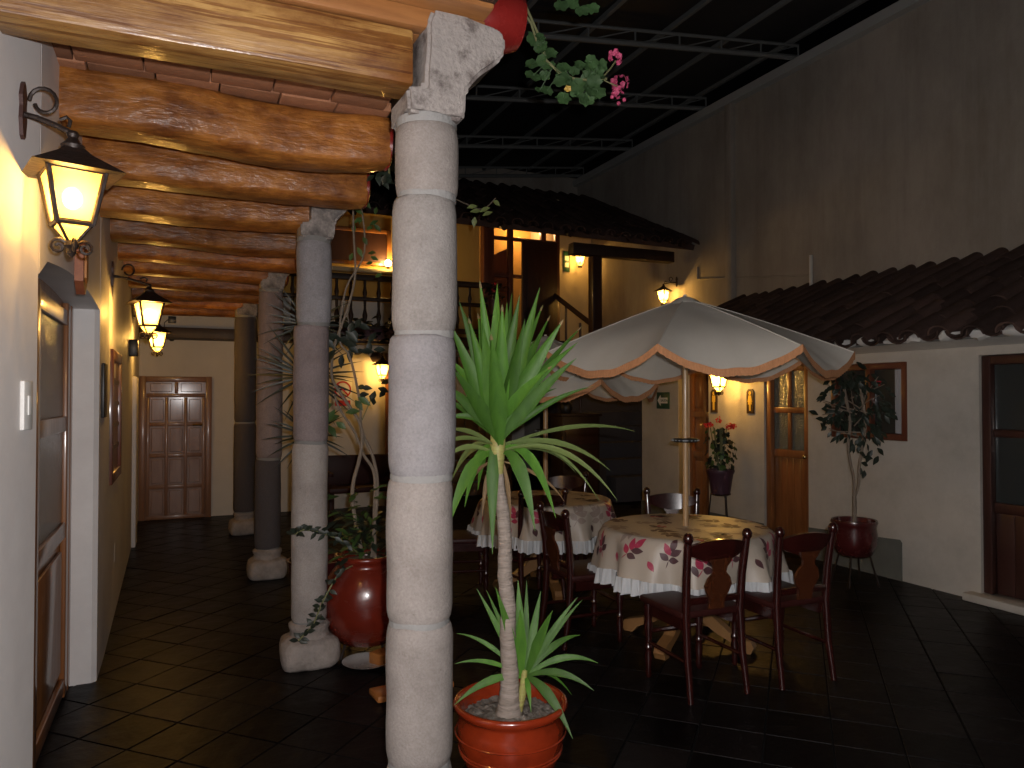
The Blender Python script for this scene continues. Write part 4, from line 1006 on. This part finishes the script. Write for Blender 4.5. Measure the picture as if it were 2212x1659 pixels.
def round_leaf(bm, c, n, r, lobes=5, flat=.85, rn=random):
    c, n = Vector(c), Vector(n).normalized(); x, y = frame_of(n); k_ = 15; ph = rn.uniform(0, 6.28)
    ctr = bm.verts.new(c - n * r * .18)
    vs_ = [bm.verts.new(c + (x * math.cos(2 * math.pi * k / k_ + ph) + y * math.sin(2 * math.pi * k / k_ + ph)) * r * (.86 + .14 * math.cos(lobes * 2 * math.pi * k / k_)) + n * r * .10 * math.sin(3 * 2 * math.pi * k / k_)) for k in range(k_)]
    for k in range(k_): bm.faces.new((ctr, vs_[k], vs_[(k + 1) % k_]))
def oval_leaf(bm, p, d, n, ln, wd):
    p, d = Vector(p), Vector(d).normalized(); leaf_ribbon(bm, p, p + d * ln * .5 + Vector(n) * ln * .08, p + d * ln - UP * ln * .08, wd, n, .2, 5, .15, .45)
def blossom(bm, c, r, n, rn):
    for _ in range(n):
        d = Vector((rn.gauss(0, 1), rn.gauss(0, 1), rn.gauss(0, .8))).normalized(); p = Vector(c) + d * r * rn.uniform(.5, 1)
        round_leaf(bm, p, d + Vector((rn.uniform(-.5, .5), rn.uniform(-.5, .5), rn.uniform(-.5, .5))), r * rn.uniform(.28, .42), 5, rn=rn)
def cb_(pts, t_):
    n = len(pts) - 1; i = min(int(t_ * n), n - 1); f = t_ * n - i; return Vector(pts[i]).lerp(Vector(pts[i + 1]), f)

# hanging geranium over the near beam
rn = random.Random(21)
ge = thing('hanging_geranium', 'pink flowered geranium trailing down from the gallery roof', 'plant', (1.1, 2.6, 2.95))
ge.location = (0, 0, 0)
main = [(1.0, 2.62, 3.08), (1.16, 2.66, 3.22), (1.255, 2.70, 3.207), (1.328, 2.70, 3.071), (1.359, 2.70, 2.981), (1.42, 2.70, 2.94), (1.489, 2.70, 2.928), (1.57, 2.70, 2.935), (1.646, 2.70, 2.955)]
obj('stem', tube(B(), main, .0055, 7), 'stem', ge, True)
obj('stem', tube(B(), [(1.0, 2.6, 3.06), (1.2, 2.68, 3.2), (1.29, 2.70, 3.12), (1.335, 2.71, 3.02)], .005, 7), 'stem', ge, True)
for k in range(44):
    q = rn.uniform(.40, 1); p = cb_(main, q) + Vector((rn.uniform(-.05, .05), rn.uniform(-.06, .06), rn.uniform(-.085, .065)))
    if q > .93: p.x -= .04
    bm = B(); round_leaf(bm, p, -FV + Vector((rn.uniform(-.6, .6), rn.uniform(-.3, .3), rn.uniform(-.1, .7))), rn.uniform(.026, .040), 6, rn=rn)
    tube(bm, [cb_(main, q), p], .0018, 4); obj('leaf', bm, 'leaf_geranium', ge, True, 80)
bm = B(); round_leaf(bm, (1.438, 2.66, 2.862), -FV, .016, 5, rn=rn); obj('leaf', bm, 'leaf_yellow', ge)
for c, r in (((1.692, 2.70, 3.058), .034), ((1.71, 2.70, 2.955), .04), ((1.70, 2.70, 2.905), .028)):
    bm = B(); blossom(bm, c, r, 26, rn); obj('flower', bm, 'petal_pink', ge)
for c in ((1.668, 2.69, 2.878), (1.70, 2.69, 2.855), (1.728, 2.69, 2.875)): obj('bud', sphere(B(), c, .009, 8, 6), 'petal_pink', ge, True)
for a in ((1.692, 2.70, 3.04), (1.71, 2.70, 2.93)): obj('stem', tube(B(), [(1.62, 2.70, 2.95), (1.66, 2.70, (2.95 + a[2]) / 2), a], .003, 5), 'stem', ge, True)
for k in range(4):
    bm = B(); round_leaf(bm, (1.44 + k * .05, 2.72, 3.235 + (k % 2) * .02), -FV + UP * .3, .035, 6, rn=rn); obj('leaf', bm, 'leaf_geranium', ge, True)
gp = thing('roof_planter', 'clay trough planter on the gallery roof edge feeding the trailing plants', 'planter', (.86, 2.62, 3.05))
obj('trough', box(B(), -.12, .12, -.15, 3.0, 0, .18, .015), 'glaze_red', gp, True); obj('soil', box(B(), -.1, .1, -.13, 2.98, .175, .19), 'soil', gp)

# red urn with a leggy climber behind the near column
ur = thing('potted_climber', 'big red glazed urn with tall crossing woody stems between the first columns', 'plant', (1.08, 4.66, 0))
obj('urn', lathe(B(), [(.14, .075), (.17, .085), (.225, .15), (.262, .24), (.272, .33), (.262, .42), (.228, .50), (.19, .55), (.18, .565), (.195, .59), (.205, .605), (.20, .62), (.185, .622), (.165, .60), (.16, .55)], seg=44), 'glaze_urn', ur, True, 70)
obj('soil', lathe(B(), [(.16, .55), (.15, .575), (.06, .585)], seg=20), 'soil', ur, True)
sd = obj('stand', tube(B(), [(.15 * math.cos(a * math.pi / 12), .15 * math.sin(a * math.pi / 12), .10) for a in range(25)], .008, 6), 'iron', ur, True)
for k in range(4):
    a = k * math.pi / 2 + .4; obj('stand_leg', tube(B(), [(.15 * math.cos(a), .15 * math.sin(a), .11), (.19 * math.cos(a), .19 * math.sin(a), 0)], .009, 6), 'iron', sd, True)
st1 = [(1.06, 4.68, .58), (1.007, 4.76, .965), (1.063, 4.8, 1.208), (1.078, 4.8, 1.318), (1.06, 4.8, 1.44), (.945, 4.8, 1.615), (.883, 4.8, 1.73), (.891, 4.8, 1.893), (.929, 4.8, 2.025), (.99, 4.8, 2.2), (1.03, 4.8, 2.40), (1.019, 4.8, 2.645), (1.012, 4.8, 2.901)]
st2 = [(1.13, 4.66, .58), (1.155, 4.78, .828), (1.16, 4.8, 1.096), (1.09, 4.82, 1.23), (1.032, 4.8, 1.367), (.931, 4.8, 1.529), (.90, 4.8, 1.62)]
st3 = [(1.12, 4.7, .58), (1.18, 4.8, 1.0), (1.16, 4.84, 1.204), (1.12, 4.84, 1.30), (1.077, 4.82, 1.405), (1.062, 4.8, 1.57), (1.016, 4.8, 1.795), (.983, 4.8, 1.887), (.93, 4.8, 1.98), (.97, 4.8, 2.3), (1.09, 4.8, 2.55), (1.06, 4.8, 2.9)]
ul = Vector((1.08, 4.66, 0))
def smooth_pts(p, n=5):
    p = [Vector(q) for q in p]; out = []
    for i in range(len(p) - 1):
        a, b, c, d_ = p[max(i - 1, 0)], p[i], p[i + 1], p[min(i + 2, len(p) - 1)]
        for k in range(n):
            t_ = k / n; out.append(.5 * ((2 * b) + (c - a) * t_ + (2 * a - 5 * b + 4 * c - d_) * t_ ** 2 + (3 * b - a - 3 * c + d_) * t_ ** 3))
    return out + [p[-1]]
for sp_, r0, r1 in ((st1, .013, .006), (st2, .013, .006), (st3, .012, .005)):
    pts = smooth_pts([Vector(q) - ul for q in sp_]); n = len(pts)
    obj('stem', tube(B(), pts, [r0 + (r1 - r0) * i / n for i in range(n)], 8), 'stem_woody', ur, True)
rn = random.Random(8)
tw = [(1.077, 4.8, 1.45), (1.12, 4.8, 1.55), (1.16, 4.8, 1.64)]; obj('stem', tube(B(), [Vector(q) - ul for q in tw], .004, 5), 'stem', ur, True)
def sprig_leaves(parent, spots, m, ln, org, rn):
    for c in spots:
        a = rn.uniform(0, 6.28); d_ = RV * math.cos(a) + UP * math.sin(a) * .8 - UP * .3 + FV * rn.uniform(-.4, .4)
        bm = B(); oval_leaf(bm, Vector(c) - org, d_, -FV + UP * .4, ln * rn.uniform(.8, 1.2), ln * .28); obj('leaf', bm, m, parent, True, 80)
sprig_leaves(ur, [(1.13, 4.79, 1.58), (1.16, 4.79, 1.64), (1.18, 4.79, 1.66), (1.12, 4.79, 1.62), (1.19, 4.79, 1.60), (1.15, 4.79, 1.55), (1.10, 4.79, 1.66), (1.20, 4.79, 1.69), (1.07, 4.79, 1.66)], 'leaf_dark', .075, ul, rn)
sprig_leaves(ur, [(.90, 4.79, 1.52), (.93, 4.79, 1.48), (.88, 4.79, 1.56), (.91, 4.79, 1.44), (1.05, 4.79, 1.60), (1.03, 4.79, 1.58), (.86, 4.79, 1.42), (.97, 4.79, 1.50)], 'leaf_mid', .085, ul, rn)
sprig_leaves(ur, [(rn.uniform(.86, 1.16), 4.8 + rn.uniform(-.1, .1), rn.uniform(1.88, 2.06)) for _ in range(26)], 'leaf_dark', .085, ul, rn)
sprig_leaves(ur, [(rn.uniform(1.0, 1.2), 4.8 + rn.uniform(-.1, .1), rn.uniform(2.35, 2.9)) for _ in range(16)], 'leaf_mid', .06, ul, rn)
for br_ in ([(1.06, 4.62, .58), (.92, 4.5, .72), (.78, 4.42, .80), (.66, 4.38, .84), (.60, 4.38, .82)], [(1.0, 4.56, .58), (.86, 4.42, .56), (.76, 4.38, .42), (.70, 4.36, .30), (.62, 4.36, .22)]):
    pts = smooth_pts([Vector(q) - ul for q in br_]); obj('stem', tube(B(), pts, .005, 6), 'stem', ur, True)
    for q in pts[4:]:
        for s in (-1, 1):
            bm = B(); oval_leaf(bm, q, RV * s * rn.uniform(.2, 1) + UP * rn.uniform(-.6, .8) + FV * rn.uniform(-.6, .6), -FV + UP * .5, .055, .014); obj('leaf', bm, 'leaf_dark', ur, True, 80)
for k in range(190):
    a = rn.uniform(0, 6.28); r_ = rn.uniform(.0, .24); bm = B()
    oval_leaf(bm, (r_ * math.cos(a), r_ * math.sin(a), rn.uniform(.60, .86 + .16 * (k % 3 == 0))), (math.cos(a), math.sin(a), rn.uniform(-.5, .8)), UP + FV * -.4, rn.uniform(.07, .14), rn.uniform(.014, .024)); obj('leaf', bm, 'leaf_dark' if k % 3 else 'leaf_mid', ur, True, 80)
pl = tag(obj('plate', lathe(B(), [(.05, .004), (.11, .008), (.14, .022), (.146, .026), (.138, .026), (.108, .014), (.0501, .010)], (1.03, 4.44, 0), 36), 'plate_glaze', None, True), 'white glazed saucer on the floor in front of the red urn', 'plate')
wbm = B(); box(wbm, -.24, .24, -.06, .06, 0, .07, .01); o = tag(obj('wood_plank', wbm, 'orange_wood', None, True), 'orange varnished plank lying beneath the urn', 'plank'); o.location = (1.28, 4.50, 0.005); o.rotation_euler = (0, 0, .5)
wbm = B(); box(wbm, -.22, .22, -.075, .075, 0, .035, .01); o = tag(obj('wood_plank', wbm, 'orange_wood', None, True), 'orange varnished plank on the floor just behind the near column', 'plank'); o.location = (1.16, 3.93, 0.005); o.rotation_euler = (0, 0, .1)

# fan leaved palm behind the second column
fp = thing('fan_palm', 'dark spiky fan palm behind the second stone column', 'plant', (.95, 5.75, 0))
obj('pot', lathe(B(), [(.14, 0), (.19, .2), (.21, .36), (.22, .38), (.20, .38), (.19, .34)], seg=28), 'glaze_dark', fp, True)
obj('soil', lathe(B(), [(.19, .33), (.05, .35)], seg=16), 'soil', fp)
obj('trunk', tube(B(), [(0, 0, .33), (-.02, 0, .9), (-.06, 0, 1.45), (-.08, 0, 1.75)], [.03, .026, .022, .018], 10), 'stem_woody', fp, True)
for c, L_, n in (((-.08, 0, 1.75), .46, 40), ((-.06, .05, 2.15), .36, 26), ((-.06, 0, 1.30), .34, 26)):
    for k in range(n):
        a = 2 * math.pi * k / n + rn.uniform(-.07, .07); e = rn.uniform(-.5, .5); d_ = RV * math.cos(a) * math.cos(e) + UP * math.sin(a) * math.cos(e) + FV * math.sin(e)
        p0 = Vector(c); p1 = p0 + d_ * L_ * rn.uniform(.8, 1.1)
        obj('leaf', leaf_ribbon(B(), p0, (p0 + p1) / 2 + UP * .03, p1, .009, -FV, .2, 5), 'leaf_dark', fp, True, 80)
obj('stem', tube(B(), [(-.08, 0, 1.7), (-.06, .05, 2.15)], .012, 8), 'stem_woody', fp, True)
# purple flowers on the roof edge and pale twig past the column
pf_ = thing('purple_flowers', 'purple flowering plant spilling over the gallery roof edge', 'plant', (.93, 3.62, 2.82))
for k in range(5):
    bm = B(); blossom(bm, (rn.uniform(-.03, .05), rn.uniform(-.08, .08), rn.uniform(-.05, .08)), .035, 16, rn); obj('flower', bm, 'petal_purple', pf_)
sprig_leaves(pf_, [(rn.uniform(-.05, .06), rn.uniform(-.12, .12), rn.uniform(-.14, .06)) for _ in range(26)], 'leaf_dark', .06, Vector((0, 0, 0)), rn)
obj('stem', tube(B(), [(-.02, 0, .3), (.0, 0, .1), (.02, .02, -.1)], .005, 5), 'stem', pf_)
tg = thing('hanging_twig', 'pale leaved twig hanging beside the near column', 'plant', (0, 0, 0))
pts = smooth_pts([(1.0, 4.6, 3.05), (1.3, 4.7, 3.10), (1.6, 4.85, 3.03), (1.85, 4.95, 2.98), (2.0, 5.0, 2.97), (2.10, 5.0, 3.06)]); obj('stem', tube(B(), pts, .004, 6), 'stem_woody', tg, True)
sprig_leaves(tg, [(1.89, 4.97, 2.93), (1.93, 4.98, 2.90), (1.97, 4.98, 2.94), (2.0, 5.0, 2.92), (2.08, 5.0, 3.04), (1.86, 4.95, 2.95)], 'leaf_pale', .075, Vector((0, 0, 0)), rn)
# balcony flowers
for k, (x, lb, col) in enumerate(((3.05, 'red flowered pot plant hanging on the balcony rail left of the near column', 'petal_red'), (4.35, 'pot plant on the balcony rail behind the yucca tips', 'petal_red'))):
    t = thing('balcony_plant', lb, 'plant', (x, 10.40, 2.95))
    obj('pot', lathe(B(), [(.08, -.1), (.11, .1), (.12, .12), (.10, .12), (.09, .08)], seg=18), 'plastic_pot', t, True)
    for q in range(60):
        a = rn.uniform(0, 6.28); bm = B(); oval_leaf(bm, (rn.uniform(-.14, .14), rn.uniform(-.1, .1), rn.uniform(.08, .38)), (math.cos(a), math.sin(a), rn.uniform(-.4, .6)), UP, .11, .035); obj('leaf', bm, 'leaf_dark', t, True, 80)
    for q in range(5 if k == 0 else 2):
        bm = B(); blossom(bm, (rn.uniform(-.16, .14), rn.uniform(-.12, 0), rn.uniform(.18, .46)), .045, 14, rn); obj('flower', bm, col, t)
t = thing('balcony_plant', 'leafy planter hanging below the balcony edge above the far wall', 'plant', (2.4, 10.35, 2.42))
obj('box', box(B(), -.5, .6, -.06, .09, -.02, .14, .01), 'plastic_pot', t, True)
for q in range(90):
    a = rn.uniform(0, 6.28); bm = B(); oval_leaf(bm, (rn.uniform(-.55, .6), rn.uniform(-.12, .05), rn.uniform(-.06, .30)), (math.cos(a), -abs(math.sin(a)), rn.uniform(-.6, .4)), UP - FV * .5, .14, .05); obj('leaf', bm, 'leaf_dark', t, True, 80)

# flower pot on a tall wire stand between the toilet doors
fs = thing('potted_geranium', 'red flowered plant in a dark pot on a tall wire stand between the toilet doors', 'plant', (5.40, 6.50, 0))
obj('pot', lathe(B(), [(.085, .53), (.10, .54), (.135, .76), (.15, .79), (.148, .81), (.13, .81), (.125, .77)], seg=24), 'plastic_pot', fs, True)
obj('soil', lathe(B(), [(.125, .765), (.03, .775)], seg=14), 'soil', fs)
sd = obj('stand', tube(B(), [(.105 * math.cos(a * math.pi / 10), .105 * math.sin(a * math.pi / 10), .545) for a in range(21)], .006, 5), 'iron', fs, True)
for k in range(3):
    a = k * 2.094 + .3; obj('stand_leg', tube(B(), [(.10 * math.cos(a), .10 * math.sin(a), .55), (.16 * math.cos(a), .16 * math.sin(a), 0)], .007, 6), 'iron', sd, True)
for k in range(9):
    a = rn.uniform(0, 6.28); q = rn.uniform(.03, .15); obj('stem', tube(B(), [(0, 0, .77), (q * .6 * math.cos(a), q * .6 * math.sin(a), 1.0), (q * math.cos(a), q * math.sin(a), 1.27)], .005, 5), 'stem', fs, True)
for k in range(120):
    a = rn.uniform(0, 6.28); z = rn.uniform(.80, 1.24); q = rn.uniform(.02, .17); bm = B()
    round_leaf(bm, (q * math.cos(a), q * math.sin(a), z), (math.cos(a), math.sin(a), rn.uniform(-.2, 1)), rn.uniform(.02, .042), 5, rn=rn); obj('leaf', bm, 'leaf_dark' if k % 3 else 'leaf_mid', fs, True)
ro = [(-.10, .0, 1.30), (.0, .05, 1.35), (.07, -.05, 1.28), (.11, .02, 1.285), (.13, -.02, 1.28), (-.12, .04, 1.29)]
for x, y, z in ro:
    p = RV * x * 1.1 + FV * y + UP * z; bm = B(); blossom(bm, p, .038, 18, rn); obj('flower', bm, 'petal_red', fs)
# small tree in a dark pot by the window
ft = thing('potted_tree', 'small leafy tree with twin stems in a dark red pot by the window', 'tree', (5.22, 4.58, 0))
obj('pot', lathe(B(), [(.11, .26), (.14, .28), (.175, .36), (.182, .44), (.172, .50), (.178, .53), (.185, .545), (.18, .565), (.165, .56), (.16, .52)], seg=36), 'glaze_dark', ft, True)
obj('soil', lathe(B(), [(.16, .52), (.04, .53)], seg=16), 'soil', ft)
sd = obj('stand', tube(B(), [(.12 * math.cos(a * math.pi / 10), .12 * math.sin(a * math.pi / 10), .27) for a in range(21)], .007, 5), 'iron', ft, True)
for k in range(4):
    a = k * math.pi / 2 + .5; obj('stand_leg', tube(B(), [(.12 * math.cos(a), .12 * math.sin(a), .275), (.19 * math.cos(a), .19 * math.sin(a), .02)], .008, 6), 'iron', sd, True)
tk = obj('trunk', tube(B(), smooth_pts([RV * 0 + UP * .52, RV * .005 + UP * .70, RV * 0 + UP * .76]), .017, 10), 'stem_woody', ft, True)
obj('limb', tube(B(), smooth_pts([RV * 0 + UP * .74, RV * .0 + UP * .9, RV * -.03 + UP * 1.05, RV * -.045 + UP * 1.2, RV * -.03 + UP * 1.4, RV * -.06 + FV * .05 + UP * 1.7]), .012, 8), 'stem_woody', tk, True)
obj('limb', tube(B(), smooth_pts([RV * 0 + UP * .74, RV * .04 + UP * .86, RV * .045 + UP * 1.0, RV * .07 + UP * 1.15, RV * .10 + UP * 1.4, RV * .05 + UP * 1.75]), .012, 8), 'stem_woody', tk, True)
for k in range(14):
    a = rn.uniform(0, 6.28); z0 = rn.uniform(1.25, 1.6); e = RV * math.cos(a) * .26 + FV * math.sin(a) * .2 + UP * (z0 + rn.uniform(-.08, .3)); obj('limb', tube(B(), [RV * rn.uniform(-.05, .08) + UP * z0, e * .5 + UP * z0 * .5, e], [.006, .005, .003], 5), 'stem_woody', tk, True)
fol = B()
for k in range(380):
    while 1:
        q = Vector((rn.uniform(-1, 1), rn.uniform(-1, 1), rn.uniform(-1, 1)))
        if q.length < 1: break
    clump = mn.noise(q * 2.3 + Vector((4, 1, 7)))
    if clump < -.12: continue
    p = RV * (.03 + q.x * .30) + FV * q.y * .25 + UP * (1.52 + q.z * .34)
    d_ = Vector((q.x, q.y, q.z * .3 - .6)) + Vector((rn.uniform(-.4, .4), rn.uniform(-.4, .4), 0))
    oval_leaf(fol, p, d_, UP * .3 - FV + RV * rn.uniform(-.5, .5), rn.uniform(.055, .085), rn.uniform(.014, .022))
crown = obj('crown', fol, 'leaf_dark', ft, True, 80); crown['kind'] = 'stuff'
sprig_leaves(ft, [RV * a + UP * b for a, b in ((.13, 1.12), (.16, 1.15), (.20, 1.17), (.10, 1.10), (.12, 1.02), (.09, .98), (.06, 1.0), (.16, 1.08), (.21, 1.10), (-.27, 1.5), (-.30, 1.45), (-.28, 1.38), (-.32, 1.42), (-.25, 1.35), (-.24, 1.54), (.0, 1.95), (-.05, 2.02), (.03, 1.9), (-.16, 2.06), (.05, 1.87))], 'leaf_dark', .085, Vector((0, 0, 0)), rn)
bm = B(); blossom(bm, RV * .12 - FV * .2 + UP * 1.72, .022, 10, rn); obj('flower', bm, 'petal_red', ft)
